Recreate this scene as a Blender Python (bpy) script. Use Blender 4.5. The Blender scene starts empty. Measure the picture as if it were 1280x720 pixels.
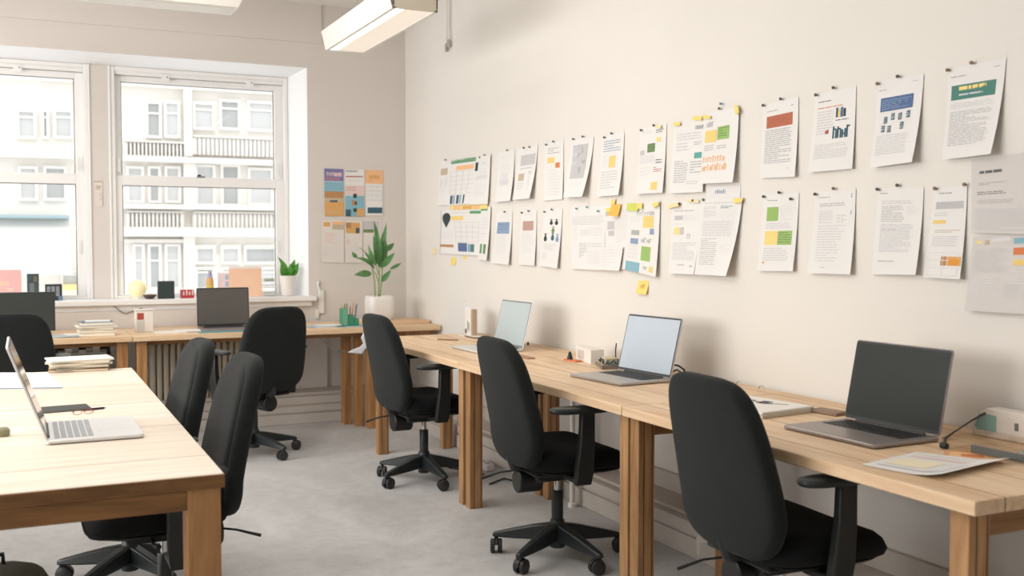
import bpy, math, random
from mathutils import Vector, Matrix
rnd = random.Random(7)
C = bpy.context.scene.collection
PI = math.pi
R = math.radians

# ------------------------------------------------------------------ camera model (metres; x right along window wall, y into the room)
F = 1286.5; YAW = R(25.375); PITCH = R(2.442); CH = 1.336
_cy, _sy, _cp, _sp = math.cos(YAW), math.sin(YAW), math.cos(PITCH), math.sin(PITCH)
_r = (_cy, -_sy, 0); _f = (_sy*_cp, _cy*_cp, -_sp); _u = (_sy*_sp, _cy*_sp, _cp)
def _ray(x, y):
    a = (x-640)/F; b = -(y-360)/F
    return [_f[i] + a*_r[i] + b*_u[i] for i in range(3)]
def aX(x, y, X):
    d = _ray(x, y); t = X/d[0]; return Vector((X, d[1]*t, CH+d[2]*t))
def aY(x, y, Y):
    d = _ray(x, y); t = Y/d[1]; return Vector((d[0]*t, Y, CH+d[2]*t))
def aZ(x, y, Z):
    d = _ray(x, y); t = (Z-CH)/d[2]; return Vector((d[0]*t, d[1]*t, Z))

# ------------------------------------------------------------------ materials
def srgb(c):
    if isinstance(c, str):
        c = tuple(int(c[i:i+2], 16)/255 for i in (0, 2, 4))
    return tuple((v/12.92 if v <= .04045 else ((v+.055)/1.055)**2.4) for v in c) + (1,)
_mats = {}
def mat(name, col, rough=.6, metal=0, spec=.5, bump=0, bscale=200, var=0, vscale=6, emis=None, estr=0, coat=0, sheen=0):
    if name in _mats: return _mats[name]
    m = bpy.data.materials.new(name); m.use_nodes = True; n = m.node_tree.nodes; l = m.node_tree.links
    b = n['Principled BSDF']; c = srgb(col)
    b.inputs['Base Color'].default_value = c; b.inputs['Roughness'].default_value = rough
    b.inputs['Metallic'].default_value = metal; b.inputs['Specular IOR Level'].default_value = spec
    if coat: b.inputs['Coat Weight'].default_value = coat
    if sheen: b.inputs['Sheen Weight'].default_value = sheen
    if emis is not None:
        b.inputs['Emission Color'].default_value = srgb(emis); b.inputs['Emission Strength'].default_value = estr
    if bump or var:
        tc = n.new('ShaderNodeTexCoord')
    if var:
        nz = n.new('ShaderNodeTexNoise'); nz.inputs['Scale'].default_value = vscale; nz.inputs['Detail'].default_value = 6
        l.new(tc.outputs['Object'], nz.inputs['Vector'])
        mx = n.new('ShaderNodeMix'); mx.data_type = 'RGBA'; mx.blend_type = 'MULTIPLY'
        mx.inputs[6].default_value = c
        rp = n.new('ShaderNodeValToRGB'); rp.color_ramp.elements[0].position = .3; rp.color_ramp.elements[1].position = .7
        k = 1-var; rp.color_ramp.elements[0].color = (k, k, k, 1); rp.color_ramp.elements[1].color = (1, 1, 1, 1)
        l.new(nz.outputs['Fac'], rp.inputs['Fac']); l.new(rp.outputs['Color'], mx.inputs[7]); mx.inputs[0].default_value = 1
        l.new(mx.outputs[2], b.inputs['Base Color'])
    if bump:
        nz = n.new('ShaderNodeTexNoise'); nz.inputs['Scale'].default_value = bscale; nz.inputs['Detail'].default_value = 4
        l.new(tc.outputs['Object'], nz.inputs['Vector'])
        bp = n.new('ShaderNodeBump'); bp.inputs['Strength'].default_value = bump; bp.inputs['Distance'].default_value = .002
        l.new(nz.outputs['Fac'], bp.inputs['Height']); l.new(bp.outputs['Normal'], b.inputs['Normal'])
    _mats[name] = m
    return m

def wood(name, light, dark, axis, plank=None, pw=.2, knots=True, rough=.55, seam=True, poff=0):
    """axis: grain direction 0/1/2; plank: axis across which boards are laid, pw the board width"""
    if name in _mats: return _mats[name]
    m = bpy.data.materials.new(name); m.use_nodes = True; n = m.node_tree.nodes; l = m.node_tree.links
    b = n['Principled BSDF']; b.inputs['Roughness'].default_value = rough; b.inputs['Specular IOR Level'].default_value = .35
    tc = n.new('ShaderNodeTexCoord')
    sep = n.new('ShaderNodeSeparateXYZ'); l.new(tc.outputs['Object'], sep.inputs[0])
    def math_(op, a, bb=None):
        x = n.new('ShaderNodeMath'); x.operation = op
        for i, v in enumerate((a, bb)):
            if v is None: continue
            if isinstance(v, (int, float)): x.inputs[i].default_value = v
            else: l.new(v, x.inputs[i])
        return x.outputs[0]
    off = None; edge = None
    if plank is not None:
        q = math_('DIVIDE', sep.outputs[plank], pw); q = math_('ADD', q, 50.5-poff/pw)
        fl = math_('FLOOR', q); fr = math_('FRACT', q)
        wn = n.new('ShaderNodeTexWhiteNoise'); wn.noise_dimensions = '1D'; l.new(fl, wn.inputs['W'])
        off = wn.outputs['Value']
        d = math_('ABSOLUTE', math_('SUBTRACT', fr, .5)); edge = math_('GREATER_THAN', d, .5-.0022/pw)
    comb = n.new('ShaderNodeCombineXYZ')
    for i in range(3):
        s = 1.3 if i == axis else 16
        v = math_('MULTIPLY', sep.outputs[i], s)
        if off is not None: v = math_('ADD', v, math_('MULTIPLY', off, 37.3+i*11))
        l.new(v, comb.inputs[i])
    nz = n.new('ShaderNodeTexNoise'); nz.inputs['Scale'].default_value = 1.6; nz.inputs['Detail'].default_value = 7; nz.inputs['Roughness'].default_value = .62
    nz.inputs['Distortion'].default_value = .6
    l.new(comb.outputs[0], nz.inputs['Vector'])
    rp = n.new('ShaderNodeValToRGB'); e = rp.color_ramp.elements
    e[0].position = .30; e[0].color = srgb(dark); e[1].position = .62; e[1].color = srgb(light)
    l.new(nz.outputs['Fac'], rp.inputs['Fac'])
    col = rp.outputs['Color']
    def mul(colr, fac, c2):
        mx = n.new('ShaderNodeMix'); mx.data_type = 'RGBA'; mx.blend_type = 'MULTIPLY'
        l.new(colr, mx.inputs[6]); mx.inputs[7].default_value = c2
        if isinstance(fac, (int, float)): mx.inputs[0].default_value = fac
        else: l.new(fac, mx.inputs[0])
        return mx.outputs[2]
    if off is not None:
        col = mul(col, math_('MULTIPLY', off, .35), (.72, .62, .5, 1))
    if knots:
        vc = n.new('ShaderNodeCombineXYZ')
        for i in range(3):
            v = math_('MULTIPLY', sep.outputs[i], 1.4 if i == axis else 4.2)
            l.new(v, vc.inputs[i])
        vo = n.new('ShaderNodeTexVoronoi'); vo.inputs['Scale'].default_value = 1.0; l.new(vc.outputs[0], vo.inputs['Vector'])
        k = math_('SUBTRACT', .075, vo.outputs['Distance']); k = math_('MULTIPLY', k, 22); 
        cl = n.new('ShaderNodeClamp'); l.new(k, cl.inputs[0]); 
        col = mul(col, cl.outputs[0], (.33, .2, .11, 1))
    if edge is not None and seam:
        col = mul(col, edge, (.3, .2, .13, 1))
    l.new(col, b.inputs['Base Color'])
    bp = n.new('ShaderNodeBump'); bp.inputs['Strength'].default_value = .12; bp.inputs['Distance'].default_value = .002
    l.new(nz.outputs['Fac'], bp.inputs['Height']); l.new(bp.outputs['Normal'], b.inputs['Normal'])
    _mats[name] = m
    return m

def glass_mat(name, tint=(1, 1, 1, 1), refl=.06):
    if name in _mats: return _mats[name]
    m = bpy.data.materials.new(name); m.use_nodes = True; n = m.node_tree.nodes; l = m.node_tree.links
    n.remove(n['Principled BSDF']); o = n['Material Output']
    t = n.new('ShaderNodeBsdfTransparent'); t.inputs[0].default_value = tint
    g = n.new('ShaderNodeBsdfGlossy'); g.inputs['Roughness'].default_value = .03
    mx = n.new('ShaderNodeMixShader'); mx.inputs[0].default_value = refl
    l.new(t.outputs[0], mx.inputs[1]); l.new(g.outputs[0], mx.inputs[2]); l.new(mx.outputs[0], o.inputs[0])
    _mats[name] = m
    return m

def concrete():
    m = bpy.data.materials.new('worn_concrete'); m.use_nodes = True; n = m.node_tree.nodes; l = m.node_tree.links
    b = n['Principled BSDF']; b.inputs['Roughness'].default_value = .62; b.inputs['Specular IOR Level'].default_value = .35
    tc = n.new('ShaderNodeTexCoord')
    a = n.new('ShaderNodeTexNoise'); a.inputs['Scale'].default_value = .9; a.inputs['Detail'].default_value = 9; a.inputs['Roughness'].default_value = .65; a.inputs['Distortion'].default_value = .8
    l.new(tc.outputs['Object'], a.inputs['Vector'])
    rp = n.new('ShaderNodeValToRGB'); e = rp.color_ramp.elements
    e[0].position = .32; e[0].color = srgb('b1b0af'); e[1].position = .66; e[1].color = srgb('d5d5d6')
    l.new(a.outputs['Fac'], rp.inputs['Fac'])
    s = n.new('ShaderNodeTexNoise'); s.inputs['Scale'].default_value = 14; s.inputs['Detail'].default_value = 8; s.inputs['Roughness'].default_value = .7
    l.new(tc.outputs['Object'], s.inputs['Vector'])
    r2 = n.new('ShaderNodeValToRGB'); e = r2.color_ramp.elements; e[0].position = .33; e[0].color = (.84, .84, .83, 1); e[1].position = .55; e[1].color = (1, 1, 1, 1)
    l.new(s.outputs['Fac'], r2.inputs['Fac'])
    mx = n.new('ShaderNodeMix'); mx.data_type = 'RGBA'; mx.blend_type = 'MULTIPLY'; mx.inputs[0].default_value = .75
    l.new(rp.outputs['Color'], mx.inputs[6]); l.new(r2.outputs['Color'], mx.inputs[7]); l.new(mx.outputs[2], b.inputs['Base Color'])
    bp = n.new('ShaderNodeBump'); bp.inputs['Strength'].default_value = .15; bp.inputs['Distance'].default_value = .004
    l.new(s.outputs['Fac'], bp.inputs['Height']); l.new(bp.outputs['Normal'], b.inputs['Normal'])
    return m

M_wall = mat('wall_paint', 'e5e1db', .85, bump=.12, bscale=60, var=.03, vscale=1.2)
M_farwall = mat('far_wall_paint', 'dcd5cf', .85, bump=.2, bscale=40, var=.04, vscale=1.5)
M_plinth = mat('plinth_paint', 'cbc3bb', .8, bump=.3, bscale=25, var=.1, vscale=5)
M_ceil = mat('ceiling_paint', 'e8e6e2', .9, bump=.1, bscale=40)
M_trim = mat('white_gloss_trim', 'f1f0ef', .4)
M_reveal = mat('white_reveal_paint', 'f4f5f6', .6)
M_black = mat('black_plastic', '1c1e1e', .45)
M_fabric = mat('charcoal_fabric', '212424', .95, spec=.25, bump=.5, bscale=900, var=.15, vscale=30, sheen=.06)
M_fabric2 = mat('black_seat_fabric', '131416', .95, spec=.2, bump=.5, bscale=900, sheen=.04)
M_base = mat('dark_grey_nylon', '23292b', .38)
M_wheel = mat('wheel_rubber', '2b2c2c', .5)
M_chrome = mat('chrome', 'c9c9c8', .2, 1)
M_silver = mat('silver_aluminium', 'dddddd', .35, .35)
M_grey_al = mat('grey_aluminium', 'b5b0ad', .38, .6)
M_dark_al = mat('dark_aluminium', '9a918e', .4, .6)
M_key = mat('key_black', '2a2b2d', .5)
M_keyl = mat('key_grey', 'a9acb0', .5)
M_screen_off = mat('dark_screen', '272b2a', .45, spec=.25)
M_screen_grey = mat('grey_screen', '5a5753', .3)
M_screen_pale = mat('pale_screen', 'aab4bd', .3, emis='c4cfdc', estr=.22)  # pale blue-grey screen with weak emission
M_screen_pale2 = mat('pale_screen_green', 'a3adad', .3, emis='b4c1c4', estr=.2)  # greener pale screen, also weakly emissive
M_paper = mat('paper', 'e6e4e2', .85)
M_paper2 = mat('paper_cream', 'e9e3d8', .85)
M_white = mat('white_plastic', 'e8e6e2', .45)
M_ceramic = mat('white_ceramic', 'e9e4df', .35)
M_leaf = mat('leaf_green', '5f9357', .45, var=.35, vscale=25)
M_leaf2 = mat('bright_leaf_green', '5aa53f', .45, var=.3, vscale=40)
M_stem = mat('stem_green', '7f9a63', .6)
M_soil = mat('soil', '4a3a2c', .95, bump=.6, bscale=150)
M_metal = mat('steel', '9a9a98', .35, .9)
M_desk = wood('pine_top_grain_y', 'eed3b3', 'd5b08a', 1, plank=0, pw=.2, rough=.5)
M_desk_x = wood('pine_top_grain_x', 'eed3b3', 'd8b48e', 0, plank=1, pw=.19, rough=.5)
M_table = wood('pale_pine_table_top', 'eadfd2', 'd9c9b6', 0, plank=1, pw=.55, rough=.42, poff=.365)
M_leg = wood('orange_pine_leg', 'bf956a', '855c38', 2, plank=0, pw=.036, rough=.6, seam=True)
M_legw = wood('orange_pine_leg_far', 'b88a5b', '8c6038', 2, knots=True)
M_rail_shade = wood('table_rail_shaded_x', '93683f', '5f4125', 0, rough=.6)  # near table edge: shade of the front face put into the wood colour
M_rail = wood('pine_rail_x', 'a57a50', '74502d', 0, rough=.6)
M_rail_y = wood('pine_rail_y', 'a57a50', '74502d', 1, rough=.6)

# ------------------------------------------------------------------ mesh builder
class MB:
    def __init__(s): s.v = []; s.f = []; s.m = []; s.mats = []
    def mi(s, m):
        if m is None: m = s.mats[0] if s.mats else M_white
        if m not in s.mats: s.mats.append(m)
        return s.mats.index(m)
    def add(s, vs, fs, m=None):
        k = len(s.v); i = s.mi(m)
        s.v += [tuple(v) for v in vs]
        for f in fs: s.f.append([a+k for a in f]); s.m.append(i)
    def box(s, a, b, m=None, M=None):
        x0, y0, z0 = a; x1, y1, z1 = b
        vs = [Vector(p) for p in ((x0,y0,z0),(x1,y0,z0),(x1,y1,z0),(x0,y1,z0),(x0,y0,z1),(x1,y0,z1),(x1,y1,z1),(x0,y1,z1))]
        if M is not None: vs = [M @ v for v in vs]
        s.add(vs, [(3,2,1,0),(4,5,6,7),(0,1,5,4),(1,2,6,5),(2,3,7,6),(3,0,4,7)], m)
    def hexa(s, lo, hi, m=None):
        """two quads (each 4 pts, anticlockwise seen from above): lo below, hi above"""
        s.add(list(lo)+list(hi), [(3,2,1,0),(4,5,6,7),(0,1,5,4),(1,2,6,5),(2,3,7,6),(3,0,4,7)], m)
    def tube(s, pts, r, m=None, seg=8, closed=False):
        pts = [Vector(p) for p in pts]; n = len(pts)
        rs = r if isinstance(r, (list, tuple)) else [r]*n
        vs = []; prev = None
        for i, p in enumerate(pts):
            if closed: d = pts[(i+1) % n]-pts[i-1]
            else: d = pts[min(i+1, n-1)]-pts[max(i-1, 0)]
            d.normalize()
            if prev is None:
                a = Vector((0, 0, 1)) if abs(d.z) < .9 else Vector((1, 0, 0))
                u = d.cross(a).normalized()
            else:
                u = (prev - d*prev.dot(d)).normalized()
            prev = u; w = d.cross(u)
            for k in range(seg):
                t = 2*PI*k/seg; vs.append(p + (u*math.cos(t)+w*math.sin(t))*rs[i])
        fs = []
        for i in range(n if closed else n-1):
            j = (i+1) % n
            for k in range(seg):
                k2 = (k+1) % seg; fs.append((i*seg+k, i*seg+k2, j*seg+k2, j*seg+k))
        if not closed:
            fs.append(tuple(range(seg-1, -1, -1))); fs.append(tuple(range((n-1)*seg, n*seg)))
        s.add(vs, fs, m)
    def cyl(s, p0, p1, r0, r1=None, m=None, seg=20):
        s.tube([p0, p1], [r0, r0 if r1 is None else r1], m, seg)
    def lathe(s, prof, c=(0,0,0), m=None, seg=28, sq=None, cap=True):
        """profile of (r, z); sq: superellipse exponent for a rounded-square plan"""
        vs = []; n = len(prof)
        for (r, z) in prof:
            for k in range(seg):
                t = 2*PI*k/seg; x, y = math.cos(t), math.sin(t)
                if sq:
                    q = (abs(x)**sq+abs(y)**sq)**(-1/sq); x *= q; y *= q
                vs.append((c[0]+r*x, c[1]+r*y, c[2]+z))
        fs = []
        for i in range(n-1):
            for k in range(seg):
                k2 = (k+1) % seg; fs.append((i*seg+k, i*seg+k2, (i+1)*seg+k2, (i+1)*seg+k))
        if cap:
            fs.append(tuple(range(seg-1, -1, -1))); fs.append(tuple(range((n-1)*seg, n*seg)))
        s.add(vs, fs, m)
    def pillow(s, outline, prof, fn, m=None, seg=56):
        """outline(theta)->(p,q); prof: list of (scale, thickness offset) front centre -> edge -> back centre; fn maps (p,q,t)->3D"""
        vs = []; n = len(prof)
        for (sc, t) in prof:
            for k in range(seg):
                p, q = outline(2*PI*k/seg); vs.append(fn(p*sc, q*sc, t))
        fs = []
        for i in range(n-1):
            for k in range(seg):
                k2 = (k+1) % seg; fs.append((i*seg+k, i*seg+k2, (i+1)*seg+k2, (i+1)*seg+k))
        fs.append(tuple(range(seg-1, -1, -1))); fs.append(tuple(range((n-1)*seg, n*seg)))
        s.add(vs, fs, m)
    def prism(s, poly, vec, m=None):
        n = len(poly); a = [Vector(p) for p in poly]; b = [p+Vector(vec) for p in a]
        s.add(a+b, [tuple(range(n-1, -1, -1)), tuple(range(n, 2*n))]+[(i, (i+1) % n, n+(i+1) % n, n+i) for i in range(n)], m)
    def build(s, name, parent=None, bevel=0, bseg=2, sharp=35, loc=None, rotz=0, solidify=0):
        me = bpy.data.meshes.new(name); me.from_pydata(s.v, [], s.f)
        for m in s.mats: me.materials.append(m)
        me.polygons.foreach_set('material_index', s.m)
        me.polygons.foreach_set('use_smooth', [True]*len(s.f))
        me.update()
        import bmesh
        bm = bmesh.new(); bm.from_mesh(me); bmesh.ops.recalc_face_normals(bm, faces=bm.faces); bm.to_mesh(me); bm.free()
        me.set_sharp_from_angle(angle=R(sharp))
        o = bpy.data.objects.new(name, me); C.objects.link(o)
        if parent: o.parent = parent
        if loc is not None: o.location = loc
        o.rotation_euler.z = rotz
        if bevel:
            b = o.modifiers.new('bevel', 'BEVEL'); b.width = bevel; b.segments = bseg; b.limit_method = 'ANGLE'; b.angle_limit = R(40)
            b.harden_normals = False
        return o
def bx(a, b, m): 
    q = MB(); q.box(a, b, m); return q
def recenter(o):
    """move a mesh object's origin to the middle of its base"""
    vs = o.data.vertices
    mn = Vector((min(v.co[i] for v in vs) for i in range(3))); mx = Vector((max(v.co[i] for v in vs) for i in range(3)))
    c = Vector(((mn.x+mx.x)/2, (mn.y+mx.y)/2, mn.z))
    o.data.transform(Matrix.Translation(-c)); o.location = o.location + c
    return o
def tag(o, label, cat, group=None, kind=None):
    o['label'] = label; o['category'] = cat
    if group: o['group'] = group
    if kind: o['kind'] = kind
    return o
def thing(name, label, cat, loc=(0, 0, 0), rotz=0, group=None):
    o = bpy.data.objects.new(name, None); C.objects.link(o); o.empty_display_size = .1
    o.location = loc; o.rotation_euler = (0, 0, rotz)
    return tag(o, label, cat, group)
def struct(o): o['kind'] = 'structure'; return o
def copy_tree(o, parent=None):
    c = o.copy(); C.objects.link(c)
    if parent: c.parent = parent
    for ch in list(o.children): copy_tree(ch, c)
    return c
def rrect(a, b, r, seg=64):
    def f(t):
        k = int(round(t/(2*PI)*seg)) % seg; per = seg//4; c = k//per; u = (k % per)/(per-1)
        ang = (c+u)*PI/2; cx, cy = ((a-r, b-r), (-(a-r), b-r), (-(a-r), -(b-r)), (a-r, -(b-r)))[c]
        return cx+r*math.cos(ang), cy+r*math.sin(ang)
    return f
def sell(a, b, n):
    def f(t):
        x, y = math.cos(t), math.sin(t); q = (abs(x)**n+abs(y)**n)**(-1/n); return a*x*q, b*y*q
    return f

# ------------------------------------------------------------------ room shell
XR, YF, ZC, XL, YN = 2.78, 7.85, 3.17, -3.2, -2.4
o = bx((XL-.1, YN-.1, -.1), (XR+.1, YF+.45, 0), concrete()).build('floor'); struct(o)
o = bx((XL-.1, YN-.1, ZC), (XR+.1, YF+.45, ZC+.15), M_ceil).build('ceiling'); struct(o)
o = bx((XR, YN-.1, 0), (XR+.15, YF+.45, ZC), M_wall).build('wall_right'); struct(o)
o = bx((XL-.15, YN-.1, 0), (XL, YF+.45, ZC), M_wall).build('wall_left'); struct(o)
o = bx((XL-.15, YN-.15, 0), (XR+.15, YN, ZC), M_wall).build('wall_near'); struct(o)
OX0, OX1, OZ0, OZ1 = -1.62, 1.985, .925, 2.685
w = MB()
w.box((XL, YF, 0), (XR, YF+.4, OZ0), M_farwall)
w.box((XL, YF, OZ1), (XR, YF+.4, ZC), M_farwall)
w.box((XL, YF, OZ0), (OX0, YF+.4, OZ1), M_farwall)
w.box((OX1, YF, OZ0), (XR, YF+.4, OZ1), M_farwall)
# white painted reveal lining
XF1 = aY(361, 240, 8.10).x; ZF1 = aY(250, 89.5, 8.10).z
w.prism([(OX1, YF+.002, OZ0+.012), (OX1, YF+.4, OZ0+.012), (XF1, YF+.4, OZ0+.012), (XF1, 8.10, OZ0+.012)], (0, 0, OZ1-OZ0-.012), M_reveal)
w.prism([(OX0, YF+.002, OZ1), (OX0, 8.10, ZF1), (OX0, YF+.4, ZF1), (OX0, YF+.4, OZ1)], (OX1-OX0-.001, 0, 0), M_reveal)
# shallow plaster steps above the window and a corner strip
w.box((OX0-.8, YF-.012, OZ1+.19), (2.1, YF, ZC), M_farwall)
struct(w.build('wall_far'))
# stepped plinths under the desks
q = MB()
q.box((2.55, YN, 0), (XR, YF-.3, .085), M_plinth); q.box((2.562, YN, .085), (XR, YF-.3, .094), M_plinth); q.box((2.555, YN, .094), (XR, YF-.3, .148), M_plinth); q.box((2.60, YN, .148), (XR, YF-.3, .165), M_plinth)
q.box((2.755, YN, .165), (XR, YF-.3, .25), M_plinth)
struct(q.build('baseboard_right', bevel=.004))
q = MB()
q.box((XL, 7.55, 0), (XR, YF, .075), M_plinth); q.box((XL, 7.558, .075), (XR, YF, .083), M_plinth); q.box((XL, 7.553, .083), (XR, YF, .135), M_plinth)
q.box((XL, 7.56, .135), (XR, YF, .142), M_plinth); q.box((XL, 7.565, .142), (XR, YF, .20), M_plinth); q.box((XL, 7.6, .2), (XR, YF, .225), M_plinth)
struct(q.build('baseboard_far', bevel=.004))
# panelled apron under the window
q = MB()
q.box((XL, 7.80, .225), (1.83, YF, .86), M_farwall); q.box((1.86, 7.815, .225), (2.12, YF, .70), M_farwall)
struct(q.build('trim_2', bevel=.004))
# window board
q = MB(); q.box((OX0-.02, 7.775, .900), (2.03, 8.2, .937), M_trim); q.box((OX0-.02, 7.81, .86), (2.0, YF, .9), M_trim)
struct(q.build('trim_1', bevel=.006))
# pier between the windows, with its beads
YW = 8.12
ZT = ZF1
def wx(px, py=240): return aY(px, py, YW).x
def wz(py, px=250): return aY(px, py, YW).z
q = MB()
q.box((wx(113), YW-.02, .937), (wx(138), YW+.1, ZT), M_farwall)
q.box((wx(111.5), YW-.03, .937), (wx(114), YW+.1, ZT), M_trim); q.box((wx(137), YW-.03, .937), (wx(139.5), YW+.1, ZT), M_trim)
struct(q.build('trim_3', bevel=.003))
# ------------------------------------------------------------------ windows
M_glass = glass_mat('window_glass', (1, 1, 1, 1), .04)
def window(name, x0, x1, gx0, gx1):
    e = bpy.data.objects.new(name, None); C.objects.link(e); e['kind'] = 'structure'
    zt, zb = ZT-.001, .937
    zg0, zg1 = wz(107), wz(221); zl0, zl1 = wz(233.5), wz(366)
    top = wz(99.5)
    f = MB()
    f.box((x0, YW-.02, zb), (x0+.03, YW+.09, zt), M_trim); f.box((x1-.03, YW-.02, zb), (x1, YW+.09, zt), M_trim)
    f.box((x0+.03, YW-.005, top), (x1-.03, YW+.09, zt), M_trim); f.box((x0+.03, YW-.019, zb), (x1-.03, YW+.09, zb+.018), M_trim)
    f.box((x0+.03, YW-.018, zt-.03), (x1-.03, YW-.006, zt), M_trim)
    f.build('window_frame', e, bevel=.004)
    def sash(nm, z0, z1, gz0, gz1, y):
        s = MB()
        s.box((x0+.03, y, z0), (gx0, y+.05, z1), M_trim); s.box((gx1, y, z0), (x1-.03, y+.05, z1), M_trim)
        s.box((gx0, y, z0), (gx1, y+.05, gz0), M_trim); s.box((gx0, y, gz1), (gx1, y+.05, z1), M_trim)
        s.box((gx0, y+.03, gz0), (gx0+.008, y+.036, gz1), M_metal); s.box((gx1-.008, y+.03, gz0), (gx1, y+.036, gz1), M_metal)
        s.box((gx0, y+.03, gz1-.006), (gx1, y+.036, gz1), M_metal)
        so = s.build('sash', e, bevel=.004)
        g = MB(); g.add([(gx0-.005, y+.034, gz0-.005), (gx1+.005, y+.034, gz0-.005), (gx1+.005, y+.034, gz1+.005), (gx0-.005, y+.034, gz1+.005)], [(0, 1, 2, 3)], M_glass)
        g.build('glass_pane', so)
    zm = (zl0+zg1)/2
    sash('upper', zm+.004, top-.003, zg1, zg0, YW+.03); sash('lower', zb+.018, zm+.03, zl1, zl0, YW)
    h = MB()
    for t in (.3, .78):
        xx = x0+(x1-x0)*t; h.box((xx-.03, YW-.012, top-.03), (xx+.025, YW-.002, top+.02), M_trim); h.cyl((xx+.01, YW-.014, top), (xx+.01, YW-.004, top), .006, None, M_metal, 8)
    h.build('vent_clip', e)
    l = MB(); xx = gx0+(gx1-gx0)*.5; l.box((xx-.03, YW+.012, zm+.03), (xx+.03, YW+.03, zm+.044), M_metal); l.box((xx-.025, YW+.014, zm+.044), (xx, YW+.028, zm+.054), M_black)
    l.build('sash_lock', e)
    l = MB()
    for zz in (zg1+.02, zl1+.3):
        l.box((gx0-.03, YW-.006, zz), (gx0-.012, YW+.0, zz+.1), M_white); l.box((gx1+.012, YW-.006, zz), (gx1+.03, YW, zz+.1), M_white)
    l.build('guide_strip', e)
    return e
x0b, x1b, g0b, g1b = wx(139.5), XF1-.002, wx(153), wx(345)
window('window_2', x0b, x1b, g0b, g1b)
x1a = wx(111.5); g1a = wx(95.5); wid = x1b-x0b
window('window_1', OX0, x1a, OX0+.12, g1a)

# ------------------------------------------------------------------ building across the street
M_fac = mat('pale_stone_facade', 'ebe7df', .8, var=.05, vscale=.4)
M_fac2 = mat('stone_ledge', 'e2ded6', .8)
M_facw = mat('facade_window_frame', 'ece9e2', .8)
M_pane = mat('facade_pane', 'cfd0ce', .9, var=.12, vscale=.8, spec=.05)
M_pane2 = mat('facade_pane_dark', 'b9bbb9', .9, var=.2, vscale=.9, spec=.05)
YB = 30
def fb(px, py, y=YB): return aY(px, py, y)
bld = thing('street_building', 'pale stone building with rows of windows across the street outside', 'building', (3, YB+1, -6))
def badd(mb, name, parent=None, **k):
    o = mb.build(name, None, **k); o.parent = parent or bld
    o.matrix_parent_inverse = Matrix.Translation(-Vector(bld.location)) if parent is None else Matrix.Identity(4)
    return o
badd(bx((-30, YB, -6), (30, YB+2, 16), M_fac), 'facade_wall')
rects = [(181,127,202,173),(204,127,225,173),(240,128,268,163),(273,125,300,163),(308,127,342,165),
 (157,208,180,254),(184,208,201,254),(205,208,226,254),(243,206,269,258),(275,206,300,258),(309,210,341,257),
 (165,305,181,362),(184,305,202,362),(205,305,226,362),(243,306,269,330),(243,334,269,362),(275,306,300,330),(275,334,300,362),(304,306,345,330),(304,334,345,362),
 (20,137,46,174),(51,137,62,174),(66,137,92,174),(22,208,48,251),(54,208,84,251),(75,338,100,365),(-40,137,-5,174),(-40,208,-8,251),
 (181,40,225,95),(243,40,300,95),(20,50,62,100),(360,127,392,163),(360,206,392,258),(360,306,400,362)]
for i, (a, b_, c_, d) in enumerate(rects):
    p = fb(a, b_); p2 = fb(c_, d); x0, x1 = p.x, p2.x; z1 = fb((a+c_)/2, b_).z; z0 = fb((a+c_)/2, d).z
    f = MB(); t = .07
    f.box((x0, YB-.12, z0), (x0+t, YB-.005, z1), M_facw); f.box((x1-t, YB-.12, z0), (x1, YB-.005, z1), M_facw); f.box((x0+t, YB-.12, z0), (x1-t, YB-.005, z0+t), M_facw); f.box((x0+t, YB-.12, z1-t), (x1-t, YB-.005, z1), M_facw)
    f.box((x0+t, YB-.1, (z0+z1)/2+.15), (x1-t, YB-.06, (z0+z1)/2+.2), M_facw)
    fo = badd(f, 'window'); 
    g = bx((x0+t, YB-.05, z0+t), (x1-t, YB-.02, z1-t), M_pane if i % 3 else M_pane2)
    g.build('pane', fo)
def band(px0, px1, y0, y1, dep, name='ledge', m=M_fac2):
    z1 = fb((px0+px1)/2, y0).z; z0 = fb((px0+px1)/2, y1).z
    badd(bx((fb(px0, y0).x, YB-dep, z0), (fb(px1, y0).x, YB, z1), m), name)
band(-60, 420, 196, 203, .45); band(-60, 420, 100, 110, .3); band(150, 420, 257, 263, .4); band(150, 420, 285, 296, .55); band(150, 240, 299, 304, .2)
band(228, 243, 205, 257, .25, 'pilaster', M_fac); band(228, 242, 296, 370, .25, 'pilaster', M_fac); band(228, 238, 110, 196, .25, 'pilaster', M_fac)
for (a, c_, y0, y1, n_) in ((155, 232, 177, 196, 16), (240, 345, 172, 196, 20), (157, 228, 264, 285, 14), (240, 345, 265, 285, 20)):
    b = MB(); z1 = fb((a+c_)/2, y0).z; z0 = fb((a+c_)/2, y1).z; xa = fb(a, y0).x; xb = fb(c_, y0).x
    for k in range(n_):
        xx = xa+(xb-xa)*(k+.5)/n_; b.box((xx-.07, YB-.19, z0+.01), (xx+.07, YB-.115, z1-.065), M_fac2)
    b.box((xa, YB-.24, z1-.05), (xb, YB-.06, z1), M_fac2); b.box((xa, YB-.12, z0), (xb, YB-.03, z1-.06), M_fac); badd(b, 'balustrade')  # solid back panel added to soften the shade between balusters
# awning over the left shopfront window
b = MB(); pA = fb(-30, 272); pB = fb(86, 272); zb = fb(40, 332).z
b.prism([(pA.x, YB, pA.z), (pA.x, YB-1.4, zb), (pA.x, YB-1.4, zb-.2), (pA.x, YB, zb)], (pB.x-pA.x, 0, 0), M_facw)
badd(b, 'awning')
band(-30, 86, 269, 273, .5, 'awning_rail', mat('pale_teal_paint', '9fb4b8', .5))
band(78, 96, 355, 362, .3, 'shop_sign', mat('pale_yellow_sign', 'eedf9a', .6))

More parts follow.
